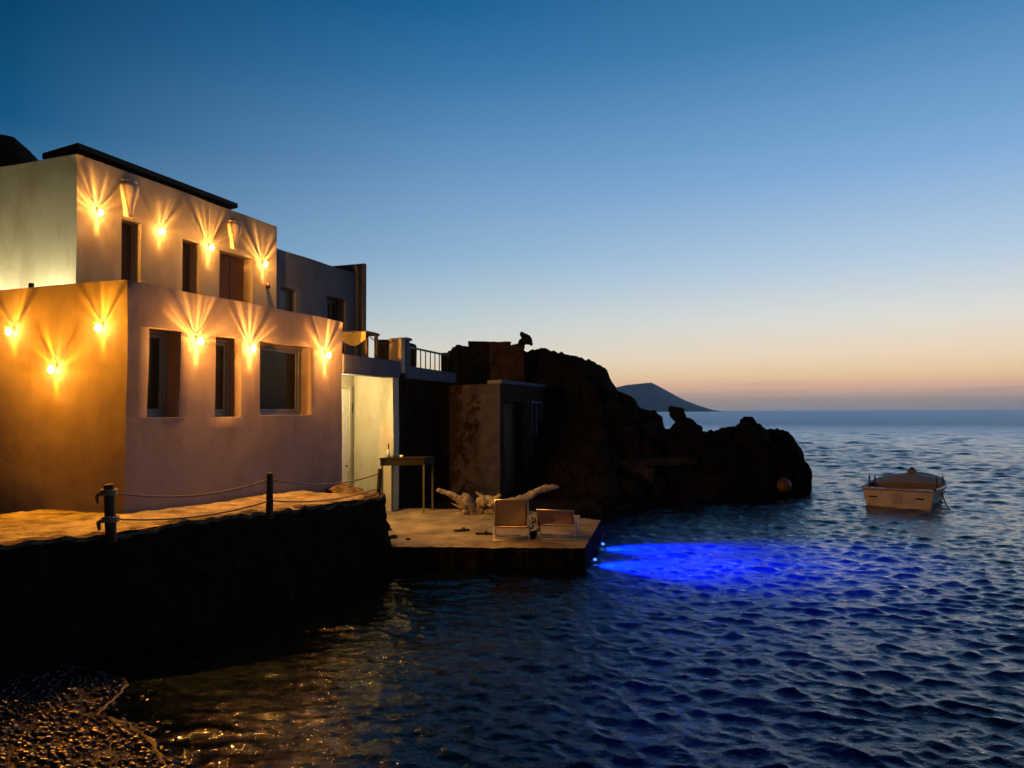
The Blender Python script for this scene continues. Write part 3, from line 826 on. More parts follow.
# beach and sea floor
sh_px = [(420, 1000), (230, 850), (168, 768), (148, 742), (129, 728), (98, 718), (103, 710), (121, 695), (128, 682), (70, 668), (-60, 664), (-260, 690)]
SH = [Wz(x, y, 0) for (x, y) in sh_px]
SHn = np.array([(p.x, p.y) for p in SH])
def shore_d(x, y):
    best = None
    for i in range(len(SHn) - 1):
        ax, ay = SHn[i]; bx, by_ = SHn[i + 1]
        dx, dy = bx - ax, by_ - ay; L2 = dx * dx + dy * dy
        t = np.clip(((x - ax) * dx + (y - ay) * dy) / L2, 0, 1)
        d = np.hypot(x - ax - t * dx, y - ay - t * dy); sg = np.sign(dx * (y - ay) - dy * (x - ax))
        if best is None: best, bs = d, sg
        else:
            m_ = d < best; best = np.where(m_, d, best); bs = np.where(m_, sg, bs)
    return best * bs          # positive on the land side
xs = np.concatenate([[-9000, -3000, -600, -100, -30], np.arange(-14, 6, .09), [7, 9, 12, 16, 22, 30, 60, 200, 800, 3000, 9000]])
ys = np.concatenate([[-9000, -2000, -300, -40, -8, 0, 2], np.arange(3.2, 10.5, .09), np.arange(11, 30, 1.0), [40, 80, 200, 800, 3000, 9000]])
X, Y = np.meshgrid(xs, ys)
Dn = shore_d(X, Y)
Zb = np.where(Dn > 0, np.minimum(Dn * .10, .45), np.maximum(Dn * .16, -2.8))
P = []
for i in range(len(ys)):
    row = []
    for j in range(len(xs)):
        z = Zb[i, j]; p = Vector((xs[j], ys[i], z))
        if abs(p.x) < 40 and abs(p.y) < 40: p.z += .035 * noise.noise(p * 2.0) + .02 * noise.noise(p * 6)
        row.append(p)
    P.append(row)
tag(MB().grid(P).build('seabed', M['seabed'], smooth=True, merge=0), kind='structure')
# pebbles on the beach, past counting
ico = bmesh.new(); bmesh.ops.create_icosphere(ico, subdivisions=1, radius=1)
iv = np.array([v_.co[:] for v_ in ico.verts]); ifc = [[vv.index for vv in f.verts] for f in ico.faces]; ico.free()
rng = np.random.default_rng(5)
pv, pf = [], []
cnt = 0
while cnt < 11000:
    x = rng.uniform(-7.5, -2.4); y = rng.uniform(5.2, 8.6)
    d = float(shore_d(np.array([x]), np.array([y]))[0])
    if d < -.35 or (d < 0 and rng.random() < .6): continue
    r_ = .009 + .034 * rng.random() ** 4
    sc = np.array([r_ * rng.uniform(.8, 1.4), r_ * rng.uniform(.8, 1.4), r_ * rng.uniform(.45, .8)])
    a = rng.uniform(0, 6.28); ca, sa = math.cos(a), math.sin(a)
    vv = iv * sc * (1 + .12 * rng.standard_normal((len(iv), 1)))
    vv = np.stack([vv[:, 0] * ca - vv[:, 1] * sa, vv[:, 0] * sa + vv[:, 1] * ca, vv[:, 2]], 1)
    z = (min(d * .10, .45) if d > 0 else d * .16) + .2 * r_
    z += .035 * noise.noise(Vector((x, y, z)) * 2.0)
    b = len(pv); pv += [tuple(q) for q in vv + np.array([x, y, z])]; pf += [tuple(b + i for i in f) for f in ifc]
    cnt += 1
me = bpy.data.meshes.new('pebbles'); me.from_pydata(pv, [], pf); me.materials.append(M['pebble'])
me.polygons.foreach_set('use_smooth', [True] * len(me.polygons))
tag(link(bpy.data.objects.new('pebbles', me)), kind='stuff', label='wet pebbles covering the beach in the lower left corner', cat='pebbles')

# thin foam line where the ripples run out on the beach
m = MB(); fl = polyline(SH[1:11], .03); A_, B_ = [], []
for k, p in enumerate(fl):
    t_ = fl[min(k + 1, len(fl) - 1)] - fl[max(k - 1, 0)]; t_.z = 0; t_.normalize(); n_ = Vector((-t_.y, t_.x, 0))
    c = p + n_ * (.05 * noise.noise(Vector((k * .05, 0, 7))) + .03 * noise.noise(Vector((k * .21, 0, 3))))
    wd = max(.003, .016 + .03 * noise.noise(Vector((k * .13, 4, 0))) + .02 * noise.noise(Vector((k * .5, 9, 0))))
    A_.append(c + n_ * wd + Z * .022); B_.append(c - n_ * wd + Z * .03)
Cc = [a_.lerp(b_, .5) + Z * .012 for a_, b_ in zip(A_, B_)]
m.grid([A_, Cc, B_])
tag(m.build('foam', M['foam'], smooth=True), 'thin line of foam at the water edge on the beach', 'foam', kind='stuff')

# ------------------------------------------------------------------ sea surface
rs = [2.4]
while rs[-1] < 9500:
    rr_ = rs[-1]
    rs.append(rr_ * (1.0042 if rr_ < 280 else 1.0065 if rr_ < 420 else 1.016 if rr_ < 1500 else 1.06))
rs = np.array(rs); th = np.radians(np.concatenate([np.linspace(-80, -46, 50), np.linspace(-45.8, 42, 800), np.linspace(42.6, 85, 50)]))
Rr, T = np.meshgrid(rs, th, indexing='ij')
X = (Rr * np.sin(T)).astype(np.float32); Y = (Rr * np.cos(T)).astype(np.float32); Rr = Rr.astype(np.float32)
H = np.zeros_like(X); DX = np.zeros_like(X); DY = np.zeros_like(X)
spacing = np.where(Rr > 1500, Rr * .06, np.where(Rr > 420, Rr * .016, np.where(Rr > 280, Rr * .0065, Rr * .0042)))
rg = np.random.default_rng(21)
K = 150
lam = np.exp(np.linspace(math.log(.13), math.log(11.0), K))
main = math.radians(-112)           # ripples run in towards the beach
offs = np.clip((Rr - 15) / 45, 0, 1)
for k in range(K):
    L = float(lam[k] * rg.uniform(.94, 1.06)); w = 2 * math.pi / L
    sl = .050 * (1.0 if L > .2 else .8) * (1 if L < .32 else (.32 / L) ** 1.2)
    ang = main + rg.normal(0, .62); ph = rg.uniform(0, 6.283)
    nmax = int(np.searchsorted(rs, L / 1.8 / .0042)) if L / 1.8 / .0042 < 280 else len(rs)
    nmax = min(len(rs), max(nmax, 2)); q = slice(0, nmax)
    A = sl / w * np.clip((L / spacing[q] - 1.8) / 2.0, 0, 1)
    if L > .5: A = A * (1 + (1.9 if L < 3.5 else 1.3) * offs[q])
    arg = w * (X[q] * math.cos(ang) + Y[q] * math.sin(ang)) + ph
    sn, cs = np.sin(arg), np.cos(arg)
    H[q] += A * cs; DX[q] -= A * 1.5 * math.cos(ang) * sn; DY[q] -= A * 1.5 * math.sin(ang) * sn
calm = np.clip((X + 4.2) / 4.5, .36, 1.0)
calm = np.maximum(calm, np.clip((Rr - 18) / 10, 0, 1))
# gusts: patches of rougher and smoother water
calm = calm * (1 + .16 * np.sin(X * .31 + Y * .17 + 1) * np.sin(Y * .23 - X * .11 + 2) + .14 * np.sin(X * .083 - Y * .041) * np.sin(Y * .057 + X * .03 + 1) + .10 * np.sin(X * .9 + Y * .35 + .7) * np.sin(Y * .7 - X * .45))
H *= calm; X2 = X + DX * calm; Y2 = Y + DY * calm
nr_, nt_ = X.shape
vs = np.stack([X2, Y2, H], -1).reshape(-1, 3).astype(np.float32)
idx = np.arange(nr_ * nt_).reshape(nr_, nt_)
fs = np.stack([idx[:-1, :-1], idx[:-1, 1:], idx[1:, 1:], idx[1:, :-1]], -1).reshape(-1, 4)
me = bpy.data.meshes.new('sea')
me.vertices.add(len(vs)); me.vertices.foreach_set('co', vs.ravel())
me.loops.add(fs.size); me.loops.foreach_set('vertex_index', fs.ravel())
me.polygons.add(len(fs)); me.polygons.foreach_set('loop_start', np.arange(0, fs.size, 4)); me.polygons.foreach_set('loop_total', np.full(len(fs), 4))
me.update(calc_edges=True); me.polygons.foreach_set('use_smooth', np.ones(len(fs), bool)); me.materials.append(M['water'])
tag(link(bpy.data.objects.new('sea', me)), kind='structure')

# cloudy water that the blue dock lamps shine through
def mat_murk():
    t = NT('murky_water'); t.n.remove(t.b)
    sc = t.new('ShaderNodeVolumePrincipled')
    sc.inputs['Color'].default_value = (0.2, 0.4, 1, 1); sc.inputs['Density'].default_value = .42
    sc.inputs['Anisotropy'].default_value = 0.15
    t.lk(sc.outputs[0], t.out.inputs[1]); return t.m
M['murk'] = mat_murk()
m = MB().box((d2.x - .3, 11.2, -2.4), (9.5, 20.5, -.07))
tag(m.build('murky_water', M['murk']), kind='structure')

# ------------------------------------------------------------------ lamps
def light(name, kind, loc, energy, color, size=.02, parent=None):
    l = bpy.data.lights.new(name, kind); l.energy = energy; l.color = color
    l.shadow_soft_size = size
    o = link(bpy.data.objects.new(name, l)); o.location = loc
    if parent is not None: o.parent = parent
    return o, l

def streak_light(l, N, U, seed, base, rays, wash):
    """angular output of a ribbed lantern: streaks fan up and sideways over the wall, one patch falls below"""
    l.use_nodes = True; t = l.node_tree; n = t.nodes; em = n['Emission']
    def mt(op, a, b=None, c=None, clamp=False):
        x = n.new('ShaderNodeMath'); x.operation = op; x.use_clamp = clamp
        for i, q in enumerate((a, b, c)):
            if q is None: continue
            if isinstance(q, (int, float)): x.inputs[i].default_value = q
            else: t.links.new(q, x.inputs[i])
        return x.outputs[0]
    ge = n.new('ShaderNodeNewGeometry')
    def dot(vec):
        d = n.new('ShaderNodeVectorMath'); d.operation = 'DOT_PRODUCT'
        t.links.new(ge.outputs['Incoming'], d.inputs[0]); d.inputs[1].default_value = vec; return d.outputs['Value']
    rays *= .7 + .6 * ((seed * .61) % 1)
    dn = dot(tuple(-N)); du = dot(tuple(U)); dz = dot((0, 0, 1))
    cosn = mt('MAXIMUM', dn, .0001)
    rad = mt('SQRT', mt('ADD', mt('MULTIPLY', du, du), mt('MULTIPLY', dz, dz)))
    cu = mt('DIVIDE', du, mt('MAXIMUM', rad, .0001)); cz = mt('DIVIDE', dz, mt('MAXIMUM', rad, .0001))
    cb = n.new('ShaderNodeCombineXYZ')
    t.links.new(mt('MULTIPLY', cu, 4.3 + 2.0 * ((seed * .37) % 1)), cb.inputs[0]); t.links.new(mt('MULTIPLY', cz, 4.3 + 2.0 * ((seed * .37) % 1)), cb.inputs[1]); cb.inputs[2].default_value = seed * 7.3
    nz = n.new('ShaderNodeTexNoise'); nz.inputs['Scale'].default_value = 1.0; nz.inputs['Detail'].default_value = 1.0
    t.links.new(cb.outputs[0], nz.inputs['Vector'])
    st_ = mt('POWER', mt('MULTIPLY', mt('SUBTRACT', nz.outputs[0], .42), 3.4, clamp=True), 1.5)
    upw = mt('MULTIPLY_ADD', mt('POWER', mt('MULTIPLY_ADD', cz, .5, .5), 2.2), .95, .07)
    down = mt('POWER', mt('MAXIMUM', mt('MULTIPLY', cz, -1), 0), 60)
    tan = mt('DIVIDE', rad, cosn)
    # streaks begin a hand's breadth from the lamp and die out beyond a metre
    near = mt('MULTIPLY', mt('SUBTRACT', tan, .5), .7, clamp=True)
    far = mt('SUBTRACT', 1.0, mt('MULTIPLY', mt('SUBTRACT', tan, 2.5), .125), clamp=True)
    dfar = mt('SUBTRACT', 1.0, mt('MULTIPLY', mt('SUBTRACT', tan, 1.5), .3), clamp=True)
    wnear = mt('MULTIPLY', mt('SUBTRACT', tan, 1.0), .28, clamp=True)
    wfar = mt('SUBTRACT', 1.0, mt('MULTIPLY', mt('SUBTRACT', tan, 3.0), .026), clamp=True)
    pat = mt('ADD', mt('MULTIPLY', mt('MULTIPLY', st_, upw), mt('MULTIPLY', near, far)), mt('MULTIPLY', mt('MULTIPLY', wash, wnear), wfar))
    pat = mt('ADD', pat, mt('MULTIPLY', mt('MULTIPLY', down, dfar), near))
    graz = mt('DIVIDE', 1.0, mt('ADD', mt('MULTIPLY', cosn, cosn), .006))
    front = mt('GREATER_THAN', dn, .0)
    wall = mt('MULTIPLY', mt('MULTIPLY', mt('MULTIPLY', pat, graz), rays), front)
    # soft base: the lamp's own backplate shades the wall right behind it
    bs = mt('MULTIPLY', mt('MULTIPLY', base, mt('MULTIPLY_ADD', front, -5.25, 5.6)), mt('SUBTRACT', 1.0, mt('MULTIPLY', mt('POWER', cosn, 1.0), .93)))
    t.links.new(mt('ADD', bs, wall), em.inputs['Strength'])

lamp_things = []
def sconce(p, N, U, seed, label, group, energy, base=1.0, rays=1.0, wash=.1, color=(1, .50, .13)):
    """p on the wall face; N outward normal"""
    o = thing('wall_lamp', label, 'lamp', p, 0, group)
    ctr = N * .10
    MB().obox(-U * .025 + Z * .0 + N * -.01, U * .05, N * .02, Z * .09).bar(N * .02 + Z * .07, N * .05 + Z * .061, .006).build('bracket', M['iron'], o, bevel=.004)
    MB().lathe([(.046, .058), (.046, .064), (.052, .064), (.052, .058), (.046, .058)], ctr, 18).build('cap', M['iron'], o, smooth=True)
    MB().lathe([(.042, .058), (.055, .03), (.062, -.02), (.052, -.07), (.03, -.09), (0, -.095)], ctr, 16).build('globe', M['lamp_glass'], o, smooth=True)
    MB().lathe([(0, .045), (.02, .04), (.034, .012), (.04, -.015), (.03, -.042), (0, -.052)], ctr, 14).build('bulb', M['bulb'], o, smooth=True)
    lo, l = light('lamp_light', 'POINT', ctr + Z * -.01, energy, color, .008, o)
    streak_light(l, N, U, seed, base, rays, wash)
    lamp_things.append(o)

G1 = 'wall lamps on the white house'
fr_l = [(201, 341, 'glowing wall lamp between the left and middle ground floor windows'),
        (254, 348, 'glowing wall lamp between the middle window and the wide window'),
        (329, 355, 'glowing wall lamp at the far end of the ground floor beyond the wide window')]
for i, (px, py, lb) in enumerate(fr_l):
    a, z = on_front(px, py, -.1); sconce(HP(a, .005, z), -v, u, i + 1, lb, G1, 48.0, 2.1, .80, .12, (1, .41, .07))
lf_l = [(8, 331, 'glowing wall lamp on the side wall at the left edge of the picture'),
        (50.5, 369, 'lowest glowing wall lamp, in the middle of the orange side wall'),
        (97.5, 327, 'glowing wall lamp on the side wall nearest the corner of the house')]
for i, (px, py, lb) in enumerate(lf_l):
    b, z = on_left(px, py, -.1); sconce(HP(.005, b, z), -u, v, i + 5, lb, G1, 52.0, 1.35, .38, .29, (1, .37, .015))
up_l = [(101, 212, 'upper floor wall lamp nearest the house corner, left of the first urn'),
        (163, 231, 'upper floor wall lamp between the first and second narrow doors'),
        (212, 247, 'upper floor wall lamp left of the brown door'),
        (266, 264, 'upper floor wall lamp at the far end right of the brown door')]
for i, (px, py, lb) in enumerate(up_l):
    a, z = on_front(px, py, B2 - .1); sconce(HP(a, B2 + .005, z), -v, u, i + 11, lb, G1, 24.0, .5, .76, .11, (1, .44, .09))
# dark knob on the upper wall
a, z = on_front(268, 286, B2 - .03)
MB().lathe([(0, -.07), (.05, -.05), (.06, 0), (.045, .05), (0, .07)], HP(a, B2 - .03, z) - house.location, 12).build('wall_fitting', M['iron'], house, smooth=True)

# urns set in the upper wall over the openings
for (px, py0, py1, hw, lb) in ((132, 181, 217, 9.2, 'pale clay urn on the upper wall over the first narrow door'), (237, 221.5, 249, 7.3, 'pale clay urn on the upper wall over the brown door')):
    a, z1 = on_front(px, py0, B2 - .1); _, z0 = on_front(px, py1, B2 - .1); h = z1 - z0
    w = 1.12 * hw / F * HP(a, B2, 0).y
    base = HP(a, B2 + .0, z0)
    t = thing('wall_urn', lb, 'urn', base, 0, 'clay urns on the upper wall')
    pr = [(0, 0), (.46, 0), (.5, .05), (.62, .35), (.86, .62), (1.0, .82), (.95, .90), (.72, .93), (.70, .96), (.84, .985), (.84, 1.0), (.6, 1.0), (.55, .9), (0, .88)]
    MB().lathe([(r_ * w, zz * h) for r_, zz in pr], (0, 0, 0), 24).build('body', M['clay'], t, smooth=True)
    m = MB()
    pts = [u * (w * x) + Z * (h * y) for x, y in ((.80, .95), (1.15, .93), (1.32, .82), (1.2, .68), (.9, .58))]
    m.tube(pts, w * .09, 8); m.build('handle', M['clay'], t, smooth=True)

# porch light, roof terrace light, partly added lamps beside the upper storey
light('porch_light', 'POINT', Vector((0, 0, 0)), 185, (1, .74, .32), .06, pl_)
def plain_lamp(p, label, energy, color, size=.05):
    o = thing('terrace_lamp', label, 'lamp', p)
    MB().lathe([(0, .09), (.06, .08), (.075, 0), (.06, -.08), (0, -.09)], (0, 0, 0), 14).build('globe', M['porch_bulb'], o, smooth=True)
    MB().tube([(0, 0, -.5), (0, 0, -.09)], .02, 8).build('stem', M['dark_metal'], o)
    light('terrace_light', 'POINT', (0, 0, 0), energy, color, size, o)
plain_lamp(HP(aE - .35, .45, ROOF + .45), 'low lamp on the roof terrace behind the parapet, lighting the ochre cloth', 9, (1, .55, .12))
for b_, lb in ((2.9, 'nearest the sea front'), (4.6, 'added in the middle of the row'), (6.6, 'added farthest inland')):
    plain_lamp(HP(PT + (aU0 - PT) * .42, b_, ROOF + .40), 'low lamp behind the side parapet, ' + lb, 150, (1, 1, .58))  # one lamp real but unseen; the others added to spread its light

# blue underwater lamps on the dock side
for (px, py, lb) in ((593.5, 558.5, 'nearer blue underwater lamp on the dock side'), (608.5, 537, 'farther blue underwater lamp on the dock side')):
    yl = 14.45 if px < 600 else 16.15
    q = d2.lerp(d3, (yl - d2.y) / (d3.y - d2.y)); q.z = -.13; q.x += .075
    o = thing('underwater_lamp', lb, 'lamp', q, 0, 'blue lamps on the dock side')
    MB().lathe([(0, -.025), (.03, -.02), (.038, 0), (.03, .02), (0, .025)], (0, 0, .10), 14).build('lens', M['blue_led'], o, smooth=True)
    MB().bar((-.16, 0, .05), (-.02, 0, .05), .06).build('bracket', M['dark_metal'], o)
    lo, l = light('blue_light', 'SPOT', (.05, 0, -.02), 13000, (.0, .022, 1.0), .04, o)
    l.spot_size = R(27); l.spot_blend = .9
    lo.rotation_euler = Vector((1, .05, -.04)).to_track_quat('-Z', 'Y').to_euler()

# ------------------------------------------------------------------ rope fence
pp = [Wz(111.5, 534, edge[3].z), Wz(276, 513, edge[5].z), W(383, 500, edge[-1].y + .02)]
for k, f in enumerate((3, 5, 7)): pp[k].z = edge[f].z
pp[0].x += .0; pp[1] += v * .12; pp[2] += v * .10
hts = [.60, .60, .52]; rad = [.062, .050, .042]; lean = [Vector((-.05, 0, 0)), Vector((0.0, 0, 0)), Vector((.03, 0, 0))]
fe = thing('rope_fence', 'low rope fence of three wooden posts along the terrace edge', 'fence', pp[0])
tops = []
for k, p in enumerate(pp):
    m = MB().tube([p - Z * .1, p + Z * .2 + lean[k] * .3, p + Z * hts[k] + lean[k]], [rad[k] * 1.05, rad[k], rad[k] * .92], 12)
    m.wobble(.012, 7).shifted(fe.location).build('post', M['post_wood'], fe, bevel=.01)
    tops.append((p + Z * (hts[k] * .84) + lean[k] * .8, p + Z * (hts[k] * .30) + lean[k] * .3))
for k in range(2):
    for lv in range(2):
        a, b = tops[k][lv], tops[k + 1][lv]; sag = (.14, .10)[lv]
        pts = [a.lerp(b, t) - Z * (4 * sag * t * (1 - t)) for t in np.linspace(0, 1, 28)]
        MB().tube(pts, .013, 6).shifted(fe.location).build('rope', M['rope'], fe, smooth=True)
for lv in range(2):          # rope ends knotted round the first post
    c = tops[0][lv]; m = MB()
    for s in range(3):
        m.tube([c + Vector((math.cos(t) * .088, math.sin(t) * .088, .025 * (s - 1) + .006 * math.sin(3 * t))) for t in np.linspace(0, 2 * math.pi, 15)], .014, 6)
    m.tube([c + Vector((-.085, -.02, 0)), c + Vector((-.13, -.03, -.04)), c + Vector((-.115, -.03, -.13))], [.022, .026, .018], 6)
    m.shifted(fe.location).build('knot', M['rope'], fe, smooth=True)

# ------------------------------------------------------------------ high table on the dock
tq = Wz(421, 513, DK)
ta = thing('high_table', 'tall narrow wooden table on thin legs at the back of the dock', 'table', tq)
c_l = W(379, 459, tq.y + .1); c_r = W(424, 459, tq.y); zt_ = 2.9 - 45.5 / F * tq.y
wd = (c_r.x - c_l.x)
ex = Vector((1, .18, 0)).normalized(); ey = Vector((.30, .95, 0)).normalized()
L_, D_ = wd * .97, .62
o0 = Vector((c_r.x, tq.y, 0)) - tq - ex * L_; o0.z = zt_ - tq.z
MB().obox(o0 - Z * .03, ex * (L_ + .03), ey * D_, Z * .03).obox(o0 - Z * .19 + ex * .02 + ey * .02, ex * (L_ - .02), ey * (D_ - .04), Z * .158).build('table_top', M['table_top'], ta, bevel=.006)
for (s, r_) in ((.06, .06), (.98, .06), (.06, .92), (.98, .92)):
    q = o0 + ex * L_ * s + ey * D_ * r_; q.z = 0
    MB().bar(q, q + Z * (o0.z - .19), .045).build('leg', M['table_leg'], ta, bevel=.004)
q = W(388.5, 455, tq.y + .14); q.z = zt_
bt = thing('white_bottle', 'white bottle with a thin dark neck standing on the tall table', 'bottle', q)
MB().lathe([(0, 0), (.045, 0), (.047, .1), (.04, .16), (.018, .2)], (0, 0, 0), 14).build('body', M['white_glaze'], bt, smooth=True)
MB().lathe([(.018, .2), (.014, .33), (.016, .34), (0, .342)], (0, 0, 0), 10).build('neck', M['dark_metal'], bt, smooth=True)
for (px, lb, r_, h_, mt) in ((394, 'small dark cup beside the bottle on the tall table', .04, .06, 'rubber'), (401.5, 'small pale bowl at the right on the tall table', .05, .05, 'white_glaze')):
    q = W(px, 455, tq.y + .14); q.z = zt_
    m = MB().lathe([(0, 0), (r_ * .7, 0), (r_, h_), (r_ * .9, h_), (r_ * .62, .008), (0, .008)], (0, 0, 0), 14)
    o = m.build('cup' if mt == 'rubber' else 'bowl', M[mt], smooth=True); o.location = q
    tag(o, lb, 'cup' if mt == 'rubber' else 'bowl')

# ------------------------------------------------------------------ driftwood
dq = Wz(470, 515, DK)
m = MB()
def branch(pts, rads, n=10):
    P_ = [W(px, py, dq.y + dy) for (px, py, dy) in pts]
    # smooth
    out, ro = [], []
    for i in range(len(P_) - 1):
        for k in range(10):
            t = k / 10; out.append(P_[i].lerp(P_[i + 1], t)); ro.append(rads[i] + (rads[i + 1] - rads[i]) * t)
    out.append(P_[-1]); ro.append(rads[-1])
    m.tube(out, ro, 18)
s_ = dq.y / F * .84
branch([(449, 516, .1), (470, 513, .2), (500, 512, .3), (530, 512, .2)], [3 * s_, 4.5 * s_, 4 * s_, 2 * s_])
branch([(437.5, 490, 0), (446, 493, .05), (456, 498, .1), (463, 503, .15), (466, 513, .1)], [2.2 * s_, 2.6 * s_, 3.5 * s_, 6 * s_, 4 * s_])
branch([(462, 496, .1), (467, 499, .1), (472, 508, .2), (482, 512, .2)], [3 * s_, 6 * s_, 6 * s_, 4 * s_])
branch([(474, 510, .2), (480, 503, .25), (488, 500, .3), (495, 503, .25), (500, 510, .2)], [3 * s_, 6 * s_, 7 * s_, 5 * s_, 3 * s_])
branch([(490, 508, .1), (497, 500, .1), (501, 495, .1)], [3.5 * s_, 3 * s_, 1.6 * s_])
branch([(492, 510, .2), (508, 503, .3), (522, 499, .35), (538, 491, .4), (550, 487, .4), (558, 488, .4)], [3 * s_, 5 * s_, 4.5 * s_, 4 * s_, 3.6 * s_, 1.6 * s_])
branch([(486, 500, .4), (480, 495, .5), (476, 492, .5)], [3 * s_, 1.6 * s_, .7 * s_])
branch([(452, 504, 0), (458, 506, .05), (466, 510, .1)], [.8 * s_, 1.4 * s_, 2 * s_])
for p in m.v: p += noise.noise_vector(p * 5) * .045 + noise.noise_vector(Vector((p.x * 8, p.y * 22, p.z * 22))) * .03 + noise.noise_vector(p * 40) * .008
m.shifted(dq)
o = m.build('driftwood', M['driftwood'], smooth=True); o.location = dq
tag(o, 'large bleached driftwood log with raised branches lying on the dock', 'driftwood')

# ------------------------------------------------------------------ folding beach chairs, seen from behind
def tubeframe(mb_, pts, r=.014, closed=False):
    if closed: pts = list(pts) + [pts[0]]
    mb_.tube(pts, r, 8)
def beach_chair(pos, rz, bw, bz0, bz1, lean, seat, cloth, label):
    o = thing('beach_chair', label, 'chair', pos, rz, 'folding beach chairs on the dock')
    h = bw / 2
    bt_, tp = Vector((0, .05, bz0)), Vector((0, .05 - lean, bz1))
    A = [Vector((-h, bt_.y, bt_.z)), Vector((h, bt_.y, bt_.z)), Vector((h, tp.y, tp.z)), Vector((-h, tp.y, tp.z))]
    m = MB(); tubeframe(m, A, closed=True); m.build('back_frame', M['chair_metal'], o, smooth=True)
    Pg = []
    for i in range(9):
        t = i / 8; row = []
        for j in range(9):
            s = j / 8
            p = A[0].lerp(A[3], t).lerp(A[1].lerp(A[2], t), s); p.y += .05 * math.sin(math.pi * s) * math.sin(math.pi * t) + .012
            row.append(p)
        Pg.append(row)
    m = MB().grid(Pg); b = m.build('back_cloth', M[cloth], o, smooth=True); sm = b.modifiers.new('thick', 'SOLIDIFY'); sm.thickness = .004
    sz, sl_ = seat
    B = [Vector((-h, .05, sz)), Vector((h, .05, sz)), Vector((h, .05 + sl_, sz + .1)), Vector((-h, .05 + sl_, sz + .1))]
    m = MB(); tubeframe(m, B, closed=True); m.build('seat_frame', M['chair_metal'], o, smooth=True)
    Pg = [[B[0].lerp(B[3], i / 8).lerp(B[1].lerp(B[2], i / 8), j / 8) - Z * (.05 * math.sin(math.pi * j / 8) * math.sin(math.pi * i / 8) + .01) for j in range(9)] for i in range(9)]
    b = MB().grid(Pg).build('seat_cloth', M[cloth], o, smooth=True); sm = b.modifiers.new('thick', 'SOLIDIFY'); sm.thickness = .012
    for y0, y1 in ((.0, .30), (.46, .05)):
        m = MB()
        m.tube([Vector((-h - .02, y1, sz + .12)), Vector((-h - .02, y0 - .05 if y0 < .2 else y0, .02)), Vector((h + .02, y0 - .05 if y0 < .2 else y0, .02)), Vector((h + .02, y1, sz + .12))], .013, 8)
        m.build('leg', M['chair_metal'], o, smooth=True)
    return o
p1 = Wz(511.5, 541, DK)
w1 = 33 / F * p1.y
beach_chair(p1, R(-4), w1, .26, 2.9 - 89 / F * p1.y - DK + .02, .05, (.26, .5), 'beige_cloth', 'upright folding beach chair with a beige canvas back, left of the pair')
p2 = Wz(556, 540, DK)
beach_chair(p2, R(-14), 37 / F * p2.y, .28, .58, .12, (.28, .62), 'pink_cloth', 'low reclined folding beach chair with a pinkish canvas back, right of the pair')
pq = Wz(533.5, 538, DK)
m = MB()
for k in range(70):
    a = rnd.uniform(0, 6.28); zz = rnd.uniform(.02, .34); rr_ = .10 * rnd.uniform(.3, 1)
    c = Vector((rr_ * math.cos(a), rr_ * math.sin(a), zz)); d = Vector((math.cos(a), math.sin(a), rnd.uniform(-.1, 1))).normalized() * rnd.uniform(.07, .12)
    s = d.cross(Z).normalized() * .028
    m.add([c, c + d * .5 + s, c + d, c + d * .5 - s], [(0, 1, 2, 3)])
pt = thing('potted_plant', 'small dark green plant between the two beach chairs', 'plant', pq)
m.build('leaves', M['leaf'], pt)
MB().lathe([(0, 0), (.07, 0), (.09, .12), (.08, .12), (.06, .02), (0, .02)], (0, 0, 0), 12).build('pot', M['rubber'], pt)
for k, (px, py, lb) in enumerate(((461.5, 531, 'dark rubber sandal lying on the dock farther from the chairs'), (483.5, 534.5, 'dark rubber sandal lying on the dock nearer the chairs'))):
    q = Wz(px, py, DK); m = MB(); Pg = []
    ol = [(-.17, .0), (-.15, .06), (-.03, .06), (.07, .075), (.15, .06), (.18, 0), (.15, -.06), (.07, -.07), (-.03, -.055), (-.15, -.057)]
    n_ = len(ol)
    m.add([Vector((x, y, z)) for z in (.005, .035) for x, y in ol], [tuple(range(n_ - 1, -1, -1)), tuple(range(n_, 2 * n_))] + [(i, (i + 1) % n_, n_ + (i + 1) % n_, n_ + i) for i in range(n_)])
    sn = thing('sandal', lb, 'sandal', q, (.35, -.1)[k], 'sandals on the dock')
    m.build('sole', M['rubber'], sn, bevel=.006)
    MB().tube([(.03, -.065, .03), (.05, -.04, .055), (.06, 0, .062), (.05, .04, .055), (.03, .065, .03)], .02, 6).build('strap', M['rubber'], sn, smooth=True)
# a few loose stones at the foot of the sea wall on the dock
for k, (px, py, r_, lb) in enumerate(((389, 530.5, .07, 'small dark stone on the dock nearest the tall table'), (393, 538.5, .09, 'dark stone at the front corner of the dock beside the sea wall'), (408, 540, .05, 'smallest dark stone on the front edge of the dock'))):
    q = Wz(px, py, DK)
    m = MB().lathe([(0, 0), (r_ * .9, .01), (r_, .4 * r_), (r_ * .7, .75 * r_), (0, .9 * r_)], (0, 0, 0), 9)
    for p in m.v: p += noise.noise_vector(p * 14 + Vector((k, 0, 0))) * r_ * .3
    o = m.build('stone', M['rock']); o.location = q; tag(o, lb, 'stone')

# ------------------------------------------------------------------ boat
bpz = Wz(898, 508, 0)
boat = thing('motor_boat', 'small moored boat with a tan wooden stern and grey covered bow', 'boat', (bpz.x, bpz.y, -.02), R(-36))
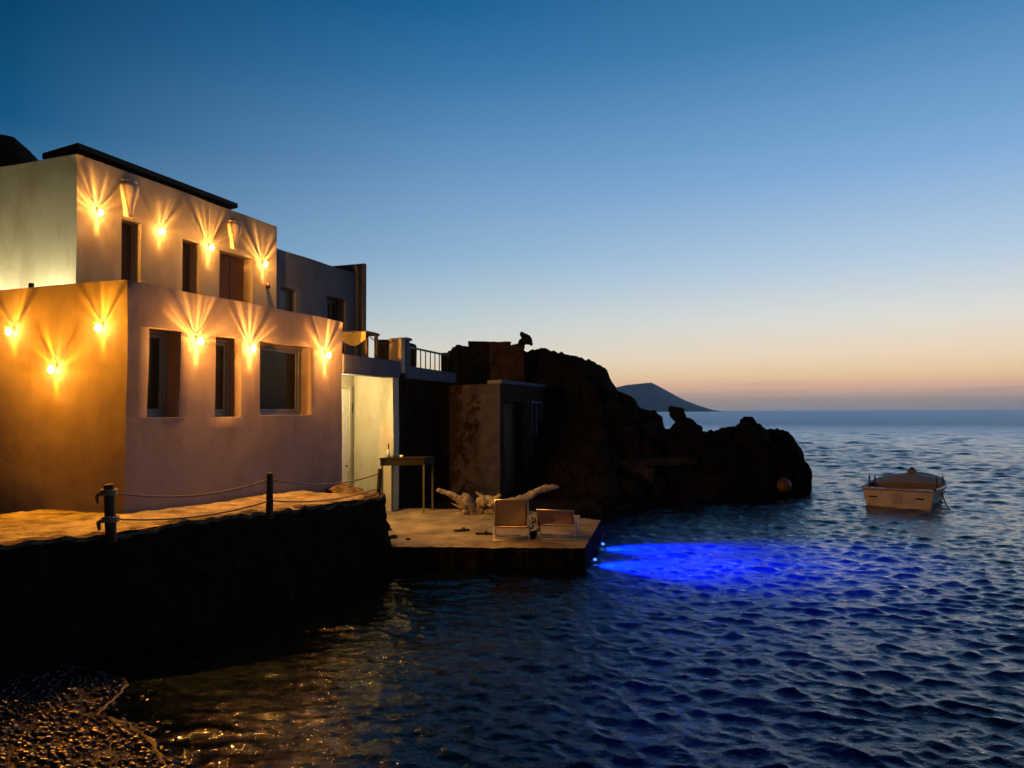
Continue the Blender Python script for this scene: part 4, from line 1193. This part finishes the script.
# half sections: y, half beam at gunwale, half beam at chine, gunwale height, chine height, keel
sec = [(0, .95, .82, .58, -.05, -.25), (.8, 1.02, .86, .56, -.05, -.27), (1.8, 1.08, .88, .56, -.04, -.28), (2.8, 1.0, .74, .61, 0, -.27), (3.6, .76, .46, .68, .08, -.2), (4.2, .45, .2, .69, .2, -.08), (4.7, .03, .02, .73, .5, .2)]
def hullrow(s, inset=0.0):
    y, g_, c_, gz, cz, kz = s
    L = [(-g_ + inset, gz), (-(g_ * .55 + c_ * .45) + inset, gz * .45), (-c_ + inset, cz), (-c_ * .5, (cz + kz) / 2), (0, kz)]
    pts = L + [(-x, z) for x, z in L[-2::-1]]
    return [Vector((x, y, z)) for x, z in pts]
def sec_at(y):
    for a, b in zip(sec, sec[1:]):
        if y <= b[0]:
            t = (y - a[0]) / (b[0] - a[0]); t2 = t
            return tuple(p + (q - p) * t2 for p, q in zip(a, b))
    return sec[-1]
ysn = np.linspace(0, 4.7, 24)
MB().grid([hullrow(sec_at(y)) for y in ysn]).build('hull', M['hull'], boat, smooth=True)
r0 = hullrow(sec[0]); m = MB()
m.add(r0 + [p + Vector((0, -.05, 0)) for p in r0], [tuple(range(len(r0))), tuple(range(2 * len(r0) - 1, len(r0) - 1, -1))] + [(i, i + 1, len(r0) + i + 1, len(r0) + i) for i in range(len(r0) - 1)] + [(len(r0) - 1, 0, len(r0), 2 * len(r0) - 1)])
tr_ = m.build('transom', M['tan_paint'], boat, bevel=.01)
for x in (-.66, .58):
    MB().box((x - .11, -.066, .30), (x + .11, -.048, .345)).build('slot', M['rubber'], tr_)
MB().box((-.16, -.075, .14), (.12, -.049, .46)).build('motor_bracket', M['cover'], tr_, bevel=.01)
MB().box((-.96, -.062, .515), (.96, -.049, .56)).build('trim_strip', M['red_paint'], tr_)
# gunwale rails
for sx in (-1, 1):
    MB().tube([Vector((sx * sec_at(y)[1], y, sec_at(y)[3] + .01)) for y in ysn], .035, 8).build('gunwale', M['tan_paint'] if sx < 0 else M['hull'], boat, smooth=True)  # right rail shares the hull's shadow colour
# stern deck, well and cockpit floor
m = MB()
m.grid([[Vector((x * sec_at(y)[1] * .97, y, sec_at(y)[3] - .01)) for x in (-1, -.45)] for y in (0, .3, .55)]).grid([[Vector((x * sec_at(y)[1] * .97, y, sec_at(y)[3] - .01)) for x in (.45, 1)] for y in (0, .3, .55)])
m.grid([[Vector((x * .98, y, .5)) for x in (-.45, .45)] for y in (0, .55)])
m.build('stern_deck', M['tan_paint'], boat)
MB().grid([[Vector((x * sec_at(y)[1] * .9, y, .12)) for x in (-1, 0, 1)] for y in np.linspace(.05, 3.2, 8)]).build('floor', M['boat_in'], boat)
MB().box((-.98, 1.35, .40), (.98, 1.65, .45)).build('thwart', M['red_paint'], boat, bevel=.01)
# side decks and raised bow cover
Pg = []
for y in np.linspace(2.0, 4.66, 16):
    s = sec_at(y); row = []
    for j in range(13):
        x = (j / 12 * 2 - 1); hmp = .22 * min(1, (y - 2.0) / .5) * max(.12, 1 - max(0, y - 2.6) / 2.1)
        row.append(Vector((x * s[1] * .98, y, s[3] + .005 + hmp * (1 - abs(x) ** 2.2))))
    Pg.append(row)
MB().grid(Pg).build('bow_cover', M['cover'], boat, smooth=True)
m = MB(); s = sec_at(1.98)
Pg = [[Vector((x * s[1] * .96, 1.97, z0)) for x in np.linspace(-1, 1, 11)] for z0 in (.3, .58)]
for k, x in enumerate(np.linspace(-1, 1, 11)): Pg[1][k].z = .57 + .05 * (1 - abs(x) ** 2.2)
m.grid(Pg); bx_ = m.build('coaming', M['red_paint'], boat); sm = bx_.modifiers.new('thick', 'SOLIDIFY'); sm.thickness = .04
MB().box((-.1, 2.75, .78), (.14, 2.98, .98)).build('hatch_box', M['boat_in'], boat, bevel=.02)
MB().box((-.04, 2.85, .98), (.10, 2.9, 1.04)).build('lamp_mount', M['dark_metal'], boat)
for (x, y, h_) in ((-.80, .25, .36), (-.68, .45, .34), (.86, 1.5, .30), (.95, 2.3, .26)):
    z0 = sec_at(y)[3]
    MB().tube([(x, y, z0 - .05), (x, y, z0 + h_)], .024, 8).build('stanchion', M['dark_metal'], boat)
# mooring rope from the right quarter
q0 = Matrix.Rotation(R(-36), 3, 'Z') @ Vector((1.0, 1.2, .5)) + boat.location
q1 = Wz(951, 511, -.03)
tag(MB().tube([q0.lerp(q1, t) - Z * .12 * math.sin(math.pi * t) for t in np.linspace(0, 1, 10)], .02, 6).build('mooring_rope', M['rubber'], smooth=True), 'taut dark mooring rope running from the boat into the water', 'rope')

# ------------------------------------------------------------------ sky
w = bpy.data.worlds.new('World'); S.world = w; w.use_nodes = True
t = w.node_tree; n = t.nodes; bg = n['Background']
def mt(op, a, b=None, c=None, clamp=False):
    x = n.new('ShaderNodeMath'); x.operation = op; x.use_clamp = clamp
    for i, q in enumerate((a, b, c)):
        if q is None: continue
        if isinstance(q, (int, float)): x.inputs[i].default_value = q
        else: t.links.new(q, x.inputs[i])
    return x.outputs[0]
def lin(c):
    return tuple((x / 255 / 12.92) if x / 255 <= .04045 else ((x / 255 + .055) / 1.055) ** 2.4 for x in c)
SUN_AZ = R(40)
tc = n.new('ShaderNodeTexCoord'); sx = n.new('ShaderNodeSeparateXYZ'); t.links.new(tc.outputs['Generated'], sx.inputs[0])
x_, y_, z_ = sx.outputs
el_ = mt('SQRT', mt('MAXIMUM', mt('DIVIDE', mt('ARCSINE', z_), math.pi / 2), 0))
hl = mt('MAXIMUM', mt('SQRT', mt('ADD', mt('MULTIPLY', x_, x_), mt('MULTIPLY', y_, y_))), .001)
ca = mt('DIVIDE', mt('ADD', mt('MULTIPLY', x_, math.sin(SUN_AZ)), mt('MULTIPLY', y_, math.cos(SUN_AZ))), hl)
def sky_ramp(stops):
    r_ = n.new('ShaderNodeValToRGB'); e = r_.color_ramp.elements
    while len(e) < len(stops): e.new(.5)
    for q, (deg, c) in zip(e, stops):
        T_ = math.exp(-HAZE * min(9700, 147 / max(math.tan(math.radians(min(deg, 89.9))), 1e-4)))
        q.position = math.sqrt(deg / 90); q.color = (*[max(.0005, (k_ - h_ * (1 - T_)) / T_) for k_, h_ in zip(lin(c), (.03, .07, .125))], 1)
    t.links.new(el_, r_.inputs[0]); return r_.outputs[0]
right = sky_ramp([(0, (124, 124, 132)), (.3, (130, 126, 128)), (.8, (146, 133, 128)), (1.3, (178, 150, 136)), (1.9, (211, 168, 142)), (2.6, (223, 192, 150)), (4.0, (232, 209, 180)), (6.7, (220, 219, 212)), (10.8, (179, 202, 223)), (17.3, (126, 170, 214)), (26.5, (66, 126, 176)), (45, (12, 50, 92)), (90, (1, 12, 28))])
left = sky_ramp([(0, (112, 114, 126)), (.8, (132, 124, 126)), (1.8, (176, 152, 140)), (3.0, (200, 180, 156)), (5.0, (190, 196, 192)), (8.0, (124, 160, 182)), (12, (76, 128, 168)), (18.8, (20, 86, 130)), (26, (0, 66, 106)), (45, (0, 30, 56)), (90, (1, 12, 28))])
mid = sky_ramp([(0, (122, 122, 132)), (.8, (146, 133, 131)), (1.3, (178, 151, 138)), (1.9, (209, 169, 144)), (2.6, (221, 190, 153)), (4.0, (217, 209, 190)), (7.6, (186, 202, 208)), (12.2, (141, 178, 209)), (19.5, (98, 145, 189)), (25, (58, 118, 168)), (29.6, (28, 98, 150)), (45, (6, 46, 84)), (90, (1, 12, 28))])
f1 = mt('DIVIDE', mt('SUBTRACT', ca, .26), .453, clamp=True)
f2 = mt('DIVIDE', mt('SUBTRACT', ca, .713), .27, clamp=True)
m0 = n.new('ShaderNodeMix'); m0.data_type = 'RGBA'; t.links.new(f1, m0.inputs[0]); t.links.new(left, m0.inputs[6]); t.links.new(mid, m0.inputs[7])
mx = n.new('ShaderNodeMix'); mx.data_type = 'RGBA'; t.links.new(f2, mx.inputs[0]); t.links.new(m0.outputs[2], mx.inputs[6]); t.links.new(right, mx.inputs[7])
# darker towards the night side
nt = n.new('ShaderNodeMapRange'); t.links.new(ca, nt.inputs[0]); nt.inputs[1].default_value = -.35; nt.inputs[2].default_value = .28; nt.inputs[3].default_value = .10; nt.inputs[4].default_value = 1
vm = n.new('ShaderNodeVectorMath'); vm.operation = 'SCALE'; t.links.new(mx.outputs[2], vm.inputs[0]); t.links.new(nt.outputs[0], vm.inputs['Scale'])
# physical twilight sky underneath (sun 7 degrees below the horizon)
sk = n.new('ShaderNodeTexSky'); sk.sky_type = 'NISHITA'; sk.sun_disc = False
sk.sun_elevation = R(-7); sk.sun_rotation = SUN_AZ
sc2 = n.new('ShaderNodeVectorMath'); sc2.operation = 'SCALE'; t.links.new(sk.outputs[0], sc2.inputs[0]); sc2.inputs['Scale'].default_value = .02
ad = n.new('ShaderNodeVectorMath'); ad.operation = 'ADD'; t.links.new(vm.outputs[0], ad.inputs[0]); t.links.new(sc2.outputs[0], ad.inputs[1])
# thin cloud bar low on the right
mp = n.new('ShaderNodeMapping'); mp.inputs['Scale'].default_value = (5, 5, 110); t.links.new(tc.outputs['Generated'], mp.inputs[0])
cn = n.new('ShaderNodeTexNoise'); cn.inputs['Scale'].default_value = 1.2; cn.inputs['Detail'].default_value = 4; t.links.new(mp.outputs[0], cn.inputs['Vector'])
cm = mt('MULTIPLY', mt('SUBTRACT', cn.outputs[0], .5), 3.0, clamp=True)
band = mt('MULTIPLY', cm, mt('SUBTRACT', 1.0, mt('MULTIPLY', mt('ABSOLUTE', mt('SUBTRACT', z_, .026)), 55), clamp=True))
dk_ = n.new('ShaderNodeVectorMath'); dk_.operation = 'SCALE'; t.links.new(ad.outputs[0], dk_.inputs[0]); t.links.new(mt('SUBTRACT', 1.0, mt('MULTIPLY', band, .28)), dk_.inputs['Scale'])
t.links.new(dk_.outputs[0], bg.inputs[0]); bg.inputs[1].default_value = 1.0

# faint directional glow left by the sun below the horizon
sl = bpy.data.lights.new('sun', 'SUN'); sl.energy = .02; sl.angle = R(25); sl.color = (1, .75, .5)
so = link(bpy.data.objects.new('sun', sl))
so.rotation_euler = (-Vector((math.sin(SUN_AZ), math.cos(SUN_AZ), .06))).to_track_quat('-Z', 'Y').to_euler()

# evening haze over the water
hz = NT('evening_haze'); hz.n.remove(hz.b)
pv_ = hz.new('ShaderNodeVolumePrincipled'); pv_.inputs['Color'].default_value = (.66, .80, 1, 1); pv_.inputs['Density'].default_value = HAZE
pv_.inputs['Anisotropy'].default_value = .55
hz.lk(pv_.outputs[0], hz.out.inputs[1])
if HAZE:
    tag(MB().box((-9700, -9700, -4), (9700, 9700, 150)).build('haze', hz.m), kind='stuff')

# ------------------------------------------------------------------ render settings
S.view_settings.view_transform = 'Standard'; S.view_settings.look = 'None'
S.view_settings.exposure = 0; S.view_settings.gamma = 1
S.render.engine = 'CYCLES'
S.cycles.use_denoising = True
S.cycles.max_bounces = 6; S.cycles.diffuse_bounces = 3; S.cycles.glossy_bounces = 4; S.cycles.transparent_max_bounces = 12; S.cycles.volume_bounces = 1
S.cycles.sample_clamp_indirect = 4
S.cycles.sample_clamp_direct = 0
